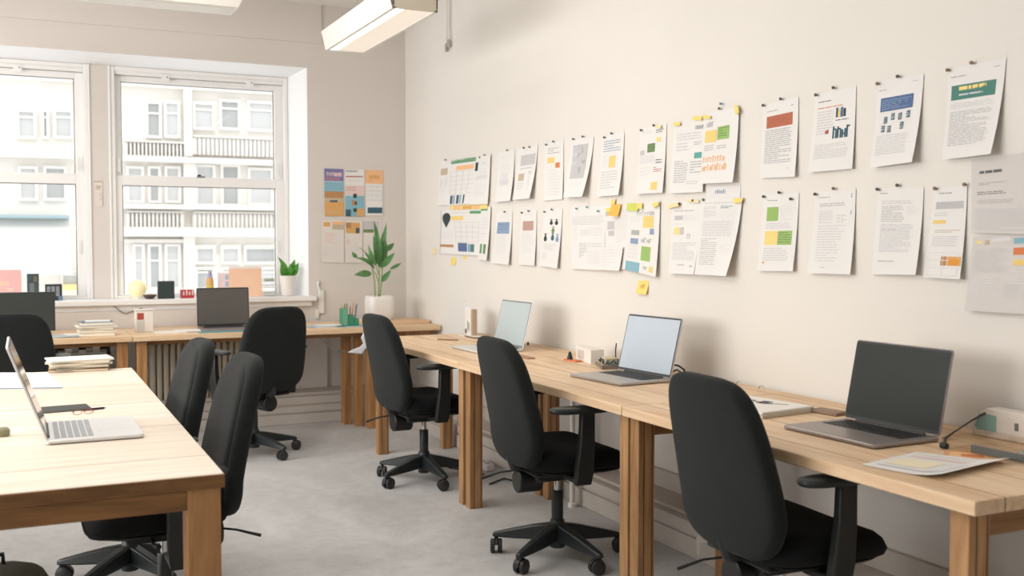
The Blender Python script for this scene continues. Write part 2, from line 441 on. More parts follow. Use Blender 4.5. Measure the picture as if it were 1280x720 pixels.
# ------------------------------------------------------------------ desks
def leg(parent, x0, x1, y0, y1, z1, m=M_leg, name='leg'):
    q = MB(); q.box((x0, y0, 0), (x1, y1, z1), m); return q.build(name, parent, bevel=.003)
TH = .036; HD = .74
def wall_desk(label, y0, y1, over_near, over_far, loc_x=1.98):
    """bench desk standing along the right wall: origin at its front near corner"""
    t = thing('desk', label, 'desk', (loc_x, y0, 0), 0, 'desks along the right wall')
    L = y1-y0; W = .785
    q = MB(); q.box((0, 0, HD-TH), (W, L, HD), M_desk); q.build('tabletop', t, bevel=.003)
    ys = ((over_near, over_near+.058), (L-over_far-.058, L-over_far))
    for (a, b) in ys:
        leg(t, .03, .10, a, b, HD-TH); leg(t, .47, .54, a, b, HD-TH)
        q = MB(); q.box((.10, a+.008, HD-TH-.07), (.47, b-.008, HD-TH), M_rail); q.build('cross_rail', t, bevel=.002)
    q = MB(); q.box((.40, ys[0][1], HD-TH-.06), (.44, ys[1][0], HD-TH), M_rail_y); q.build('long_rail', t, bevel=.002)
    return t
wall_desk('pine desk along the right wall nearest the camera, black-screened laptop on it', 1.672, 3.231, .04, .01)
wall_desk('middle pine desk on the right wall, laptop and white carton on it', 3.236, 4.818, .0, .03)
wall_desk('far pine desk on the right wall, laptop half hidden by chair', 4.822, 6.33, .0, .06)

def far_desk(label, x0, x1, legs, y0=7.05, y1=7.78):
    t = thing('desk', label, 'desk', (x0, y0, 0), 0, 'desks under the windows')
    W = x1-x0; D = y1-y0
    q = MB(); q.box((0, 0, HD-TH), (W, D, HD), M_desk_x); q.build('tabletop', t, bevel=.003)
    for (a, b, ya) in legs:
        leg(t, a-x0, b-x0, ya, ya+.09, HD-TH, M_legw)
    q = MB(); q.box((legs[0][1]-x0, .12, HD-TH-.035), (legs[-1][0]-x0, .15, HD-TH), M_rail); q.build('front_rail', t, bevel=.002)
    return t
XS = aY(166, 440, 7.08).x
far_desk('pine desk under the left window with dark monitor and book stack', -1.35, XS-.003, [(-1.3, -1.22, .03), (aY(147, 440, 7.08).x, aY(160, 440, 7.08).x, .03)])
fd = far_desk('long pine desk under the right window running into the corner', XS, 2.765, [(aY(171, 440, 7.08).x, aY(184, 440, 7.08).x, .03), (aY(441, 440, 7.15).x, aY(450, 440, 7.15).x, .32), (aY(450.5, 440, 7.15).x, aY(459, 440, 7.15).x, .2), (aY(459.5, 440, 7.15).x, aY(471, 440, 7.15).x, .08)])
# corner bracket box at the right-hand end
q = MB(); q.box((2.36-XS, .05, HD-TH-.085), (2.44-XS, .12, HD-TH), M_legw); q.box((2.47-XS, .1, HD-TH-.12), (2.755-XS, .14, HD-TH), M_legw); q.build('corner_bracket', fd, bevel=.002)

# left shared table
tb = thing('table', 'large pale pine table at the left with silver laptop and paper stack', 'table', (-.14, 3.99, 0))
TX0, TX1, TY0, TY1 = -.75, .462, 2.717, 5.262
def tloc(x, y): return x+.14, y-3.99
q = MB(); a = tloc(TX0, TY0); b = tloc(TX1, TY1); q.box((a[0], a[1]+.004, HD-.034), (b[0], b[1], HD), M_table); q.build('tabletop', tb, bevel=.003)
for (xx, yy) in ((TX1-.095, TY0+.003), (TX1-.095, TY1-.11), (TX0+.01, TY0+.038), (TX0+.01, TY1-.11)):
    p = tloc(xx, yy); leg(tb, p[0], p[0]+.085, p[1], p[1]+.085, HD-.034, M_legw)
p0 = tloc(TX0, TY0-.001); p1 = tloc(TX1, TY0+.004); q = MB(); q.box((p0[0], p0[1], HD-.036), (p1[0], p1[1], HD-.0015), M_rail_shade); q.build('edge_strip', tb, bevel=.001)
p0 = tloc(TX0, TY0+.002); p1 = tloc(TX1-.095, TY0+.035); q = MB(); q.box((p0[0], p0[1], HD-.088), (p1[0], p1[1], HD-.0345), M_rail_shade); q.build('end_rail', tb, bevel=.003)
p0 = tloc(TX0, TY1-.08); p1 = tloc(TX1-.1, TY1-.05); q = MB(); q.box((p0[0]+.1, p0[1], HD-.088), (p1[0], p1[1], HD-.034), M_rail); q.build('end_rail', tb, bevel=.003)

# ------------------------------------------------------------------ office chairs
def make_chair(label):
    t = thing('office_chair', label, 'chair', (0, 0, 0), 0, 'black office chairs')
    # five-star base
    b = MB(); b.lathe([(.030, .045), (.034, .05), (.036, .13), (.030, .165), (.026, .17)], m=M_base, seg=20)
    for k in range(5):
        A = Matrix.Rotation(2*PI*k/5, 4, 'Z')
        lo = []; 
        prof = [(.02, .030, .082, .150), (.10, .028, .075, .135), (.19, .024, .070, .112), (.262, .020, .068, .092), (.290, .014, .066, .084)]
        vs = []
        for (r, hw, z0, z1) in prof:
            vs += [A @ Vector((r, -hw, z0)), A @ Vector((r, hw, z0)), A @ Vector((r, hw*.72, z1)), A @ Vector((r, -hw*.72, z1))]
        fs = []
        for i in range(len(prof)-1):
            for k2 in range(4):
                fs.append((i*4+k2, i*4+(k2+1) % 4, i*4+4+(k2+1) % 4, i*4+4+k2))
        fs += [(3, 2, 1, 0), tuple(range(len(vs)-4, len(vs)))]
        b.add(vs, fs, M_base)
    b.build('star_base', t, bevel=.006)
    for k in range(5):
        A = Matrix.Rotation(2*PI*k/5, 4, 'Z') @ Matrix.Translation((.275, 0, 0)) @ Matrix.Rotation(.6+k*1.3, 4, 'Z')
        c = MB(); 
        for sgn in (-1, 1):
            c.tube([A @ Vector((.012, sgn*.006, .03)), A @ Vector((.012, sgn*.008, .03)), A @ Vector((.012, sgn*.022, .03)), A @ Vector((.012, sgn*.026, .03))], [.026, .030, .030, .024], M_wheel, 18)
        co = c.build('caster', t)
        c = MB(); c.tube([A @ Vector((0, 0, .03)), A @ Vector((0, 0, .078))], .009, M_base, 10)
        pts = []
        hood = [(.012+.034*math.cos(a), .03+.034*math.sin(a)) for a in [PI*.15+PI*.85*i/8 for i in range(9)]]
        c.prism([A @ Vector((x, -.0055, z)) for x, z in hood], A.to_3x3() @ Vector((0, .011, 0)), M_base)
        c.build('caster_hood', co)
    g = MB(); g.lathe([(.025, .16), (.025, .285), (.022, .29)], m=M_base, seg=18); go = g.build('gas_column', t)
    g = MB(); g.lathe([(.014, .285), (.014, .36)], m=M_chrome, seg=14); g.build('piston', go)
    m = MB(); m.box((-.13, -.075, .345), (.13, .075, .395), M_black); m.box((-.17, -.16, .385), (.17, .16, .408), M_black)
    mo = m.build('tilt_mechanism', t, bevel=.012)
    m = MB(); m.tube([(-.19, 0, .345), (-.185, 0, .345), (-.09, 0, .345), (-.085, 0, .345)], [.045, .05, .05, .045], M_black, 20); m.build('tension_knob', mo)
    m = MB(); m.tube([(.05, .07, .37), (.06, .2, .375), (.05, .25, .38)], [.006, .006, .009], M_black, 8); m.build('lever', mo)
    m = MB(); m.tube([(-.1, .05, .38), (-.22, .1, .365), (-.30, .12, .34)], [.004, .004, .006], M_black, 8); m.build('lever', mo)
    # seat
    def sfn(p, q, tt):
        x = p; y = q
        z = .456+tt
        z -= .055*max(0, (x-.08)/.15)**2*(1 if tt > 0 else .45)
        z += .012*(abs(y)/.24)**2 - .006
        return Vector((x+.032, y, z))
    s = MB(); s.pillow(sell(.225, .245, 4.2), [(.01, .046), (.35, .047), (.7, .045), (.86, .041), (.95, .029), (1.0, .006), (1.0, -.012), (.965, -.034), (.9, -.044), (.5, -.046), (.01, -.046)], sfn, M_fabric2, 64)
    so = s.build('seat', t, sharp=60)
    s = MB(); s.pillow(sell(.21, .22, 4), [(.01, 0), (.97, 0), (1, -.006), (.96, -.014), (.01, -.014)], lambda p, q, tt: Vector((p+.035, q, .415+tt)), M_black, 40); s.build('seat_shell', so, sharp=60)
    # backrest
    def bend(q):     # q = height from the middle of the back
        z = q+.685
        x = -.205 - .25*max(0, z-.55)**1.15 + 1.5*max(0, .53-z)**2
        return x, z
    def out(a):
        p, q = sell(1, 1, 4.6)(a)
        wd = .243 - .046*max(0, (q+.35)/1.35)**1.4
        if q < -.5: wd -= .03*((-q-.5)/.5)**2
        return p*wd, q*.268
    def bfn(p, q, tt):
        x, z = bend(q)
        return Vector((x + tt + .35*p*p*(1-.3*q), p, z))
    s = MB(); s.pillow(out, [(.01, .030), (.4, .031), (.75, .030), (.92, .027), (.98, .018), (1.0, .004), (1.0, -.010), (.985, -.024), (.955, -.031), (.90, -.034), (.75, -.035), (.4, -.036), (.01, -.036)], bfn, M_fabric, 96)
    bo = s.build('backrest', t, sharp=60)
    # front cushion
    s = MB(); s.pillow(out, [(.01, .044), (.5, .045), (.8, .042), (.88, .036), (.90, .028), (.88, .02), (.01, .02)], bfn, M_fabric, 60); s.build('back_cushion', bo, sharp=60)
    s = MB()
    s.tube([(-.09, 0, .385), (-.15, 0, .385), (-.195, 0, .41), (-.215, 0, .46)], [.026, .026, .026, .022], M_black, 10); s.build('back_bracket', t)
    # armrests
    for sg in (-1, 1):
        a = MB()
        prof = [(-.015, .27, .035, .016, .372), (-.01, .275, .038, .018, .43), (-.002, .28, .032, .016, .55), (.0, .28, .030, .015, .667)]
        vs = []
        for (x, y, hx, hy, z) in prof:
            vs += [(x-hx, sg*y-hy, z), (x+hx, sg*y-hy, z), (x+hx, sg*y+hy, z), (x-hx, sg*y+hy, z)]
        fs = [(3, 2, 1, 0), tuple(range(len(vs)-4, len(vs)))]
        for i in range(len(prof)-1):
            for k2 in range(4): fs.append((i*4+k2, i*4+(k2+1) % 4, i*4+4+(k2+1) % 4, i*4+4+k2))
        a.add(vs, fs, M_black)
        a.box((-.04, min(sg*.14, sg*.285), .372), (.02, max(sg*.14, sg*.285), .398), M_black)
        ao = a.build('armrest', t, bevel=.006)
        a = MB(); a.pillow(sell(.128, .042, 3.2), [(.01, .012), (.8, .012), (.95, .009), (1, 0), (.93, -.010), (.7, -.014), (.01, -.014)], lambda p, q, tt, sg=sg: Vector((p-.035, q+sg*.28, .678+tt-.05*max(0, p-.05))), M_base, 36)
        a.build('arm_pad', ao, sharp=60)
    return t
CH_SPOTS = [   # hub x, hub y, facing (deg), base spin (deg, world), arm drop, label
 (2.035, 3.84, -3, 64.6, 0, 'black office chair pulled up to the middle right-hand desk, between two post pairs'),
 (2.025, 5.43, 3, 58, 0, 'black office chair at the far right-hand desk, seen from its side'),
 (2.09, 2.47, -2, 70, 0, 'black office chair at the nearest right-hand desk, in front of black-screened laptop'),
 (1.30, 6.56, 112, 83, 0, 'black office chair turned to the long desk under the right window'),
 (-.08, 6.62, 90, 20, 0, 'black office chair before the dark monitor under the left window'),
 (.415, 3.63, 181, 40, .065, 'nearer black office chair tucked under right side of the large left table'),
 (.36, 4.29, 182, 10, .065, 'farther black office chair tucked under right side of the large left table'),
]
proto = None
for i, (hx, hy, rot, spin, drop, lab) in enumerate(CH_SPOTS):
    if proto is None: c = proto = make_chair(lab)
    else: c = copy_tree(proto)
    c['label'] = lab
    c.location = (hx, hy, 0); c.rotation_euler = (0, 0, R(rot))
    for ch in c.children:
        if ch.name.split('.')[0] in ('star_base', 'caster'): ch.rotation_euler = (0, 0, R(spin-rot))
        if drop and ch.name.split('.')[0] == 'armrest': ch.location.z = -drop

# ------------------------------------------------------------------ laptops
def laptop(label, loc, rotz, w=.37, d=.275, lid=.265, tilt=13, body=M_grey_al, key=M_key, screen=M_screen_off, bez=M_black, group='laptops on the desks'):
    """origin under the hinge middle; base runs towards local -x, screen faces -x"""
    t = thing('laptop', label, 'laptop', loc, rotz, group)
    h = .014
    q = MB()
    o2 = rrect(d/2, w/2, .012)
    q.pillow(o2, [(.01, h), (.985, h), (1, h-.003), (1, .004), (.97, .0015), (.01, .0015)], lambda p, qq, tt: Vector((p-d/2, qq, tt)), body, 64)
    b = q.build('base', t, sharp=30)
    q = MB(); x0, x1 = -.135*d/.275, -.022
    q.box((x0-.002, -w*.42, h-.001), (x1+.002, w*.42, h+.0003), mat('key_well', '6a6665', .5) if key is M_key else M_silver)
    rows, cols = 6, 14
    for r_ in range(rows):
        for c_ in range(cols):
            a = x0+(x1-x0)*r_/rows; y = -w*.42+w*.84*c_/cols
            if r_ == 0 and 4 <= c_ <= 8:
                if c_ != 4: continue
                yy = y+w*.84*5/cols
            else: yy = y+w*.84/cols
            q.box((a+.002, y+.002, h), (a+(x1-x0)/rows-.002, yy-.002, h+.0016), key)
    q.build('keyboard', b)
    q = MB(); q.box((-d+.015, -w*.17, h-.001), (x0-.014, w*.17, h+.0005), body if key is M_key else M_silver); q.build('trackpad', b, bevel=.0003)
    T = Matrix.Translation((-.004, 0, h-.002)) @ Matrix.Rotation(R(tilt), 4, 'Y')
    q = MB(); oo = rrect(w/2, lid/2, .010)
    q.pillow(oo, [(.01, -.0035), (.99, -.0035), (1, -.002), (1, .002), (.99, .0035), (.01, .0035)], lambda p, qq, tt: T @ Vector((tt, p, qq+lid/2+.004)), body, 64)
    l = q.build('lid', t, sharp=30)
    q = MB(); e = .004
    q.pillow(rrect(w/2-.003, lid/2-.003, .009, 48), [(.01, 0), (1, 0), (1, .0008), (.01, .0008)], lambda p, qq, tt: T @ Vector((-.0038-tt, p, qq+lid/2+.004)), bez, 48); so = q.build('bezel', l)
    q = MB(); q.box((-.0052, -w/2+.008, .018), (-.0047, w/2-.008, lid-.006), screen, T); q.build('screen', so)
    q = MB(); q.cyl((-.006, -w*.36, h-.001), (-.006, w*.36, h-.001), .006, None, M_black, 12); q.build('hinge', t)
    return t
def lp(px1, px2, z=.755): return (aZ(*px1, z)+aZ(*px2, z))/2
laptop('open laptop with pale blank screen on the far right-hand desk', (2.485, 5.29, HD), R(2), tilt=14, screen=M_screen_pale2, bez=mat('bezel_grey', '6e7476', .4), body=M_silver)
laptop('open laptop with pale blue screen on the middle right-hand desk', (2.50, 3.89, HD), R(5), w=.385, tilt=14, screen=M_screen_pale, bez=mat('bezel_dark', '3c4044', .4))
laptop('open grey laptop with black screen on the nearest right-hand desk', (2.485, 2.425, HD), R(2), w=.385, tilt=12, body=M_dark_al, screen=M_screen_off)
laptop('silver laptop seen side-on on the large left table', (.05, 3.51, HD), PI, w=.375, lid=.30, tilt=20, body=M_silver, key=M_keyl, screen=mat('mirror_screen', '57534e', .08, spec=.8))
a = aY(246, 408, 7.45); b = aY(312, 405, 7.45)
laptop('large dark-screened laptop on the desk under the right window', ((a.x+b.x)/2+.005, 7.48, HD), R(90), w=b.x-a.x, lid=.272, tilt=5, screen=M_screen_grey, body=M_dark_al)

# monitor at the left edge, on the window desk
mp = aY(69, 390, 7.35)
mo = thing('monitor', 'wide dark monitor on the desk under the left window', 'monitor', (mp.x-.28, 7.37, HD))
q = MB(); q.box((-.28, -.012, .03), (.28, .012, .285), mat('monitor_black', '2b2e2c', .5)); q.box((-.2, .012, .06), (.2, .03, .2), M_black); q.build('panel', mo, bevel=.004)
q = MB(); q.box((-.03, .03, .008), (.03, .045, .16), M_black); q.build('stand', mo, bevel=.003)
q = MB(); q.pillow(sell(.12, .08, 5), [(.01, .008), (.97, .008), (1, .005), (1, 0), (.01, 0)], lambda p, q_, t_: Vector((p, q_+.03, t_)), M_black, 40); q.build('stand_foot', mo)
q = MB(); q.box((-.272, -.0135, .04), (.272, -.011, .278), mat('monitor_screen', '343836', .45)); q.build('screen', mo)

# ------------------------------------------------------------------ sheets on the walls
INK = {'k': '66686a', 'g': 'aeb0b2', 'l': 'cbccce', 'll': 'dcdbdb', 'r': 'b56e55', 'b': '566d96', 'bl': '8aa0bd', 'te': '4f8379', 'gr': '98bb6c', 'dg': '6f8a5c', 'y': 'eccd80', 'yp': 'f2d98a',
 'or': 'd9a566', 'op': 'f0bd8c', 'br': 'b5885a', 'tan': 'c3b39a', 'rd': 'b0594a', 'sk': '86b3c2', 'pu': '7d77a8', 'db': '3f5f6d', 'pk': 'e3c9c4', 'gg': 'c4c2c4', 'rb': 'ba9a8e', 'to': 'd98050', 'w': 'f4f3f2', 'yq': 'efe4c8', 'dk': '33423f', 'am': 'e0973a', 'tq': '5fa9a0', 'gn': '5d9c6b'}
def ink(k): return mat('ink_'+k, INK[k], .85)
class Sheet:
    """px corners TL,TR,BR,BL on a wall plane; ax 'X' (right wall) or 'Y' (far wall)"""
    def __init__(s, px, plane=XR, ax='X', off=.003, lift=.02, corner=.0, seed=0, base=None, sag=0):
        pr = (lambda p: aX(p[0], p[1], plane)) if ax == 'X' else (lambda p: aY(p[0], p[1], plane))
        w4 = [pr(p) for p in px]; s.ax = ax; s.o = (w4[0]+w4[2])/2
        s.c = []
        for w_ in w4:
            d = w_-s.o
            s.c.append((-d.y if ax == 'X' else d.x, d.z))
        s.off = off; s.lift = lift; s.corner = corner; s.mb = MB(); s.rn = random.Random(seed); s.sag = sag
        s.quad(0, 0, 1, 1, base or M_paper, 0)
        s.mb_back()
    def pt(s, u, v, e):
        a, b, c, d = s.c
        x = (a[0]*(1-u)+b[0]*u)*(1-v)+(d[0]*(1-u)+c[0]*u)*v
        z = (a[1]*(1-u)+b[1]*u)*(1-v)+(d[1]*(1-u)+c[1]*u)*v
        y = s.off + s.lift*v*v + s.corner*(u*v)**2 + s.sag*math.sin(PI*u)*(1-v)**2*0 + e
        return (x, -y, z)
    def quad(s, u0, v0, u1, v1, m, e=.0009, st=.14):
        nu = max(1, int(abs(u1-u0)/st+.5)); nv = max(1, int(abs(v1-v0)/st+.5))
        vs = [s.pt(u0+(u1-u0)*i/nu, v0+(v1-v0)*j/nv, e) for j in range(nv+1) for i in range(nu+1)]
        k = nu+1
        s.mb.add(vs, [(j*k+i, (j+1)*k+i, (j+1)*k+i+1, j*k+i+1) for j in range(nv) for i in range(nu)], m)
    def mb_back(s): pass
    def block(s, u0, v0, u1, v1, c): s.quad(u0, v0, u1, v1, ink(c), .0009); return s
    def text(s, u0, v0, u1, v1, n, c='g', h=.33, ragged=.12, words=True):
        dv = (v1-v0)/n
        for i in range(n):
            y = v0+dv*i; e = u1-(u1-u0)*s.rn.random()*ragged
            if s.rn.random() < .12: e = u0+(u1-u0)*(.35+.4*s.rn.random())
            x = u0
            while x < e-.01:
                wl = min(e-x, (.05+.16*s.rn.random())*(1 if words else 9))
                s.quad(x, y, x+wl, y+dv*h, ink(c), .0011, .5); x += wl+.018
        return s
    def scrawl(s, u0, v0, u1, v1, n=6, c='k', t=.012):
        """hand-lettered marks: short upright and slanting strokes"""
        st = (u1-u0)/n
        for i in range(n):
            x = u0+st*i; k = s.rn.random()
            a = s.rn.random()*.4*(v1-v0)
            s.quad(x, v0+a, x+t, v1, ink(c), .0012, 1)
            s.quad(x, v0+a+(v1-v0)*.3*k, x+st*.75, v0+a+(v1-v0)*.3*k+t*.6, ink(c), .0012, 1)
            if k > .4: s.quad(x+st*.6, v0+(v1-v0)*.3, x+st*.6+t, v1, ink(c), .0012, 1)
        return s
    def grid(s, u0, v0, u1, v1, nu, nv, c='l', t=.012, tv=.008):
        for i in range(nu+1):
            x = u0+(u1-u0)*i/nu; s.quad(x-t/2, v0, x+t/2, v1, ink(c), .001)
        for j in range(nv+1):
            y = v0+(v1-v0)*j/nv; s.quad(u0, y-tv/2, u1, y+tv/2, ink(c), .001)
        return s
    def drop(s, u, v, w, h, c='dk'):
        """rounded drop tapering to a point below"""
        n = 10; pr = [(.0, .35), (.1, .8), (.25, 1), (.4, 1), (.55, .85), (.7, .55), (.85, .3), (1, .05)]
        for (a, wa), (b, wb) in zip(pr, pr[1:]):
            vs = [s.pt(u+w*(.5-wa/2), v+h*a, .0011), s.pt(u+w*(.5+wa/2), v+h*a, .0011), s.pt(u+w*(.5+wb/2), v+h*b, .0011), s.pt(u+w*(.5-wb/2), v+h*b, .0011)]
            s.mb.add(vs, [(3, 2, 1, 0)], ink(c))
        return s
    def fig(s, u, v, w, h, c='db'):
        """little standing figure mark: body and head"""
        if w > .12: return s.drop(u, v+h*.15, w, -h*.15, c).drop(u, v+h, w, -h*.92, c)
        s.quad(u, v+h*.3, u+w, v+h, ink(c), .0011, 1); s.quad(u+w*.25, v, u+w*.75, v+h*.25, ink(c), .0011, 1); return s
    def done(s, name, label, cat='paper sheet', group=None):
        o = s.mb.build(name, sharp=80); o.location = s.o; o.rotation_euler.z = -PI/2 if s.ax == 'X' else 0
        tag(o, label, cat, group)
        return o
G1 = 'printed sheets on the right wall'
def S(*px, **k): return Sheet(px, **k)
# --- upper row, from the far corner
s = S((550,202),(564,200),(563,256),(548,257), off=.003, lift=.008, seed=1); s.block(.15,.17,.75,.32,'tan'); s.block(.15,.4,.32,.6,'ll').block(.5,.38,.75,.58,'ll').text(.15,.64,.75,.72,3,'ll'); s.done('hanging_sheet', 'narrow sheet with tan square, farthest left of the upper row', group=G1)
s = S((564,204),(600,199),(592,255),(562,257), off=.006, lift=.008, seed=2); s.block(.22,.09,.85,.19,'op'); s.grid(.04,.22,.95,.74,4,5,'l'); s.block(.03,.0,.95,.03,'gn')
for k in range(5): s.block(.08+.13*k,.77,.08+.13*k+(.1 if k in (0,2) else .06),.97,'db' if k % 2 == 0 else 'bl')
s.done('planner_sheet', 'upper planner sheet with green heading, orange bar and blue columns', group=G1)
s = S((566,200),(597,195),(597,199),(566,204), off=.0085, lift=.001, seed=3, base=ink('ll')); s.block(0,.55,1,.95,'gn').scrawl(.03,.0,.97,.9,10,'gn',.03); s.done('title_strip', 'green lettered strip on top of the upper planner sheet', 'paper strip')
s = S((597,196),(615,193),(613,255),(591,256), off=.010, lift=.01, seed=4); s.block(.02,.12,.2,.3,'dk').text(.4,.12,.8,.2,3,'l').text(.25,.26,.8,.5,5,'ll').text(.1,.42,.9,.5,2,'l').text(.1,.6,.85,.85,5,'ll'); s.done('hanging_sheet', 'sheet with small dark bar, right of the upper planner', group=G1)
s = S((624,190),(644,187),(643,251),(622,253), lift=.018, corner=.01, seed=5); s.text(.15,.1,.8,.15,2,'ll').text(.15,.25,.8,.4,3,'ll').block(.25,.42,.65,.58,'ll').scrawl(.2,.55,.75,.68,3,'l',.03); s.done('hanging_sheet', 'faint nearly blank sheet in the upper row, fourth from the corner', group=G1)
s = S((648,186),(673,181),(669,248),(645,250), lift=.022, corner=.015, seed=6); s.block(.2,.15,.92,.35,'gg').block(.15,.5,.45,.64,'tan').text(.2,.4,.85,.44,1,'g').text(.12,.68,.5,.82,3,'l').text(.65,.48,.85,.55,2,'g').text(.68,.58,.78,.85,6,'l'); s.done('hanging_sheet', 'sheet with wide grey bar and tan square in the upper row', group=G1)
s = S((681,179),(705,176),(705,249),(681,251), lift=.008, seed=7); s.text(.2,.1,.8,.22,3,'g').block(.18,.26,.55,.36,'y').block(.6,.36,.82,.45,'to').text(.2,.48,.85,.95,9,'ll'); s.done('hanging_sheet', 'sheet with one yellow and one small orange square, upper row', group=G1)
s = S((714,175),(743,171),(737,246),(710,247), lift=.03, corner=.015, seed=8); s.block(.15,.1,.8,.68,'gg').block(.15,.1,.35,.5,'l').block(.38,.1,.5,.38,'g').block(.52,.1,.62,.25,'g').block(.6,.35,.75,.48,'g').block(.48,.45,.6,.62,'g').text(.1,.75,.7,.84,3,'ll'); s.done('hanging_sheet', 'sheet with blurry grey picture in the upper row', group=G1)
s = S((753,170),(781,165),(779,244),(749,246), lift=.014, corner=.012, seed=9); s.text(.12,.1,.9,.3,5,'bl',.3).block(.4,.35,.68,.54,'y').text(.12,.34,.35,.52,5,'ll').text(.1,.6,.85,.9,7,'l'); s.done('hanging_sheet', 'sheet with single yellow square among blue-grey lines, upper row', group=G1)
s = S((801,161),(834,155),(832,241),(798,243), lift=.016, seed=10); s.text(.1,.06,.5,.12,2,'ll').block(.32,.25,.6,.38,'dg').block(.05,.34,.22,.41,'gg').block(.05,.42,.6,.54,'ll').text(.62,.06,.9,.12,2,'k').text(.66,.5,.9,.58,2,'k').text(.6,.61,.9,.7,3,'rd').block(.55,.83,.78,.95,'y').block(.65,.17,.8,.24,'yp').text(.1,.6,.5,.75,3,'ll'); s.done('hanging_sheet', 'sheet with dark green square and yellow square at its foot', group=G1)
s = S((843,154),(884,148),(882,240),(840,242), lift=.014, seed=11); s.scrawl(.68,.06,.95,.13,4,'g',.02).text(.12,.17,.9,.28,3,'l').block(.68,.45,.9,.53,'tq').text(.66,.3,.9,.36,2,'g').text(.12,.3,.5,.43,3,'l').text(.1,.55,.52,.87,10,'g').text(.58,.57,.92,.75,5,'g').text(.5,.84,.85,.9,2,'l'); s.done('hanging_sheet', 'two-column text sheet with one teal patch, upper row', group=G1)
s = S((882,143),(926,133),(923.5,228),(881,230), off=.009, lift=.018, corner=.006, seed=12); s.block(.06,.25,.4,.42,'y').block(.42,.22,.76,.4,'gr').scrawl(.1,.12,.32,.2,3,'g',.015).text(.09,.26,.38,.41,4,'yp').text(.45,.24,.73,.38,4,'dg').text(.05,.46,.35,.55,3,'g').text(.42,.48,.7,.54,2,'g').scrawl(.03,.6,.68,.7,9,'op',.025).scrawl(.03,.72,.75,.82,10,'op',.025); s.done('hanging_sheet', 'sheet with yellow and green squares over orange hand lettering', group=G1)
s = S((955,132),(999,121),(998,221),(952,223), lift=.008, corner=.008, seed=13); s.text(.12,.1,.45,.13,1,'g').block(.12,.17,.85,.33,'r').text(.16,.2,.8,.31,4,'rd',.25).text(.1,.36,.86,.82,17,'g',.35).text(.75,.88,.82,.9,1,'g').text(.8,.08,.92,.1,1,'k'); s.done('hanging_sheet', 'sheet with brick red heading block', group=G1)
s = S((1020,118),(1071,108),(1069,211),(1014,216), lift=.016, corner=-.004, seed=14); s.text(.1,.11,.42,.14,1,'k').text(.1,.19,.72,.22,1,'to').text(.1,.24,.5,.55,9,'l').block(.55,.22,.6,.34,'db').block(.6,.24,.65,.34,'y').block(.66,.22,.72,.34,'b').block(.73,.24,.78,.34,'dk').text(.55,.37,.88,.4,1,'k').scrawl(.5,.44,.92,.6,4,'db',.035).block(.32,.48,.4,.53,'rd').text(.1,.66,.9,.85,8,'l'); s.done('hanging_sheet', 'sheet with small book picture and blue-grey lettering', group=G1)
s = S((1098,103),(1155.5,92),(1150,203),(1094,210), lift=.024, corner=.012, seed=15); s.text(.05,.1,.3,.13,1,'g').block(.1,.2,.82,.36,'b').text(.13,.23,.78,.35,5,'bl',.35).text(.78,.06,.9,.08,1,'g')
for (u, v) in ((.2,.42),(.36,.39),(.52,.4),(.7,.39),(.16,.52),(.3,.53),(.58,.51)): s.block(u,v,u+.08,v+.08,'db'); s.text(u,v,u+.08,v+.08,4,'l',.3)
s.text(.08,.64,.82,.88,9,'l'); s.text(.1,.38,.85,.63,4,'ll',.06); s.done('hanging_sheet', 'sheet with blue heading block over small grey diagrams', group=G1)
s = S((1186,86),(1258.5,73),(1250,193),(1184,200), lift=.022, corner=.018, seed=16); s.text(.06,.1,.36,.13,1,'g').block(.08,.2,.87,.36,'te').text(.22,.22,.75,.27,1,'yp',.8).text(.22,.3,.7,.33,1,'l',.6).block(.11,.23,.16,.29,'w').text(.08,.4,.88,.46,4,'l').text(.08,.49,.86,.87,20,'g',.32).text(.8,.06,.92,.08,1,'g'); s.done('hanging_sheet', 'large sheet with dark teal heading block, top right of the wall', group=G1)
# --- lower row
s = S((552,264),(572,263),(571,318),(551,317), lift=.006, seed=21); s.drop(.1,.05,.5,.34,'dk').block(0,.78,.9,.84,'br').text(.1,.5,.85,.66,3,'ll').grid(.0,.0,.04,1,1,1,'g'); s.done('hanging_sheet', 'sheet with black drop mark at the left of the lower planner', group=G1)
s = S((563,262),(605,261),(602,319.5),(570,318), off=.006, lift=.008, seed=22); s.block(.02,.06,.97,.09,'ll').block(.02,.15,.42,.24,'y').block(.62,.04,.97,.1,'gn').grid(.12,.28,.9,.72,4,4,'l').block(.18,.74,.52,.93,'b').block(.55,.76,.63,.93,'bl').block(.64,.76,.78,.93,'te').text(.45,.14,.85,.18,2,'ll'); s.done('planner_sheet', 'lower planner sheet with yellow strip and blue block', group=G1)
s = S((565,257),(611,255),(611,261),(564,262.5), off=.0095, lift=.001, seed=23, base=ink('yp')); s.block(.1,.1,.3,.9,'op').block(.35,.2,.6,.9,'or').block(.62,.2,.8,.9,'op'); s.done('title_strip', 'orange strip across the top of the lower planner sheet', 'paper strip')
s = S((603,259),(615,258),(613,326),(600,324), off=.009, lift=.01, corner=.01, seed=24); s.block(.0,.02,.7,.07,'gn').text(.15,.2,.8,.45,4,'ll').block(.15,.7,.35,.88,'gn').block(.5,.7,.75,.88,'dg').text(.1,.5,.8,.53,1,'l'); s.done('hanging_sheet', 'sheet with green top edge, right of the lower planner', group=G1)
s = S((622,265),(641,264),(640,331),(617,329), lift=.012, corner=.01, seed=25); s.block(.1,.2,.85,.42,'bl').text(.15,.24,.8,.38,3,'b',.15).text(.2,.08,.8,.14,2,'ll').text(.1,.46,.75,.85,9,'ll'); s.done('hanging_sheet', 'sheet with pale blue heading block, lower row', group=G1)
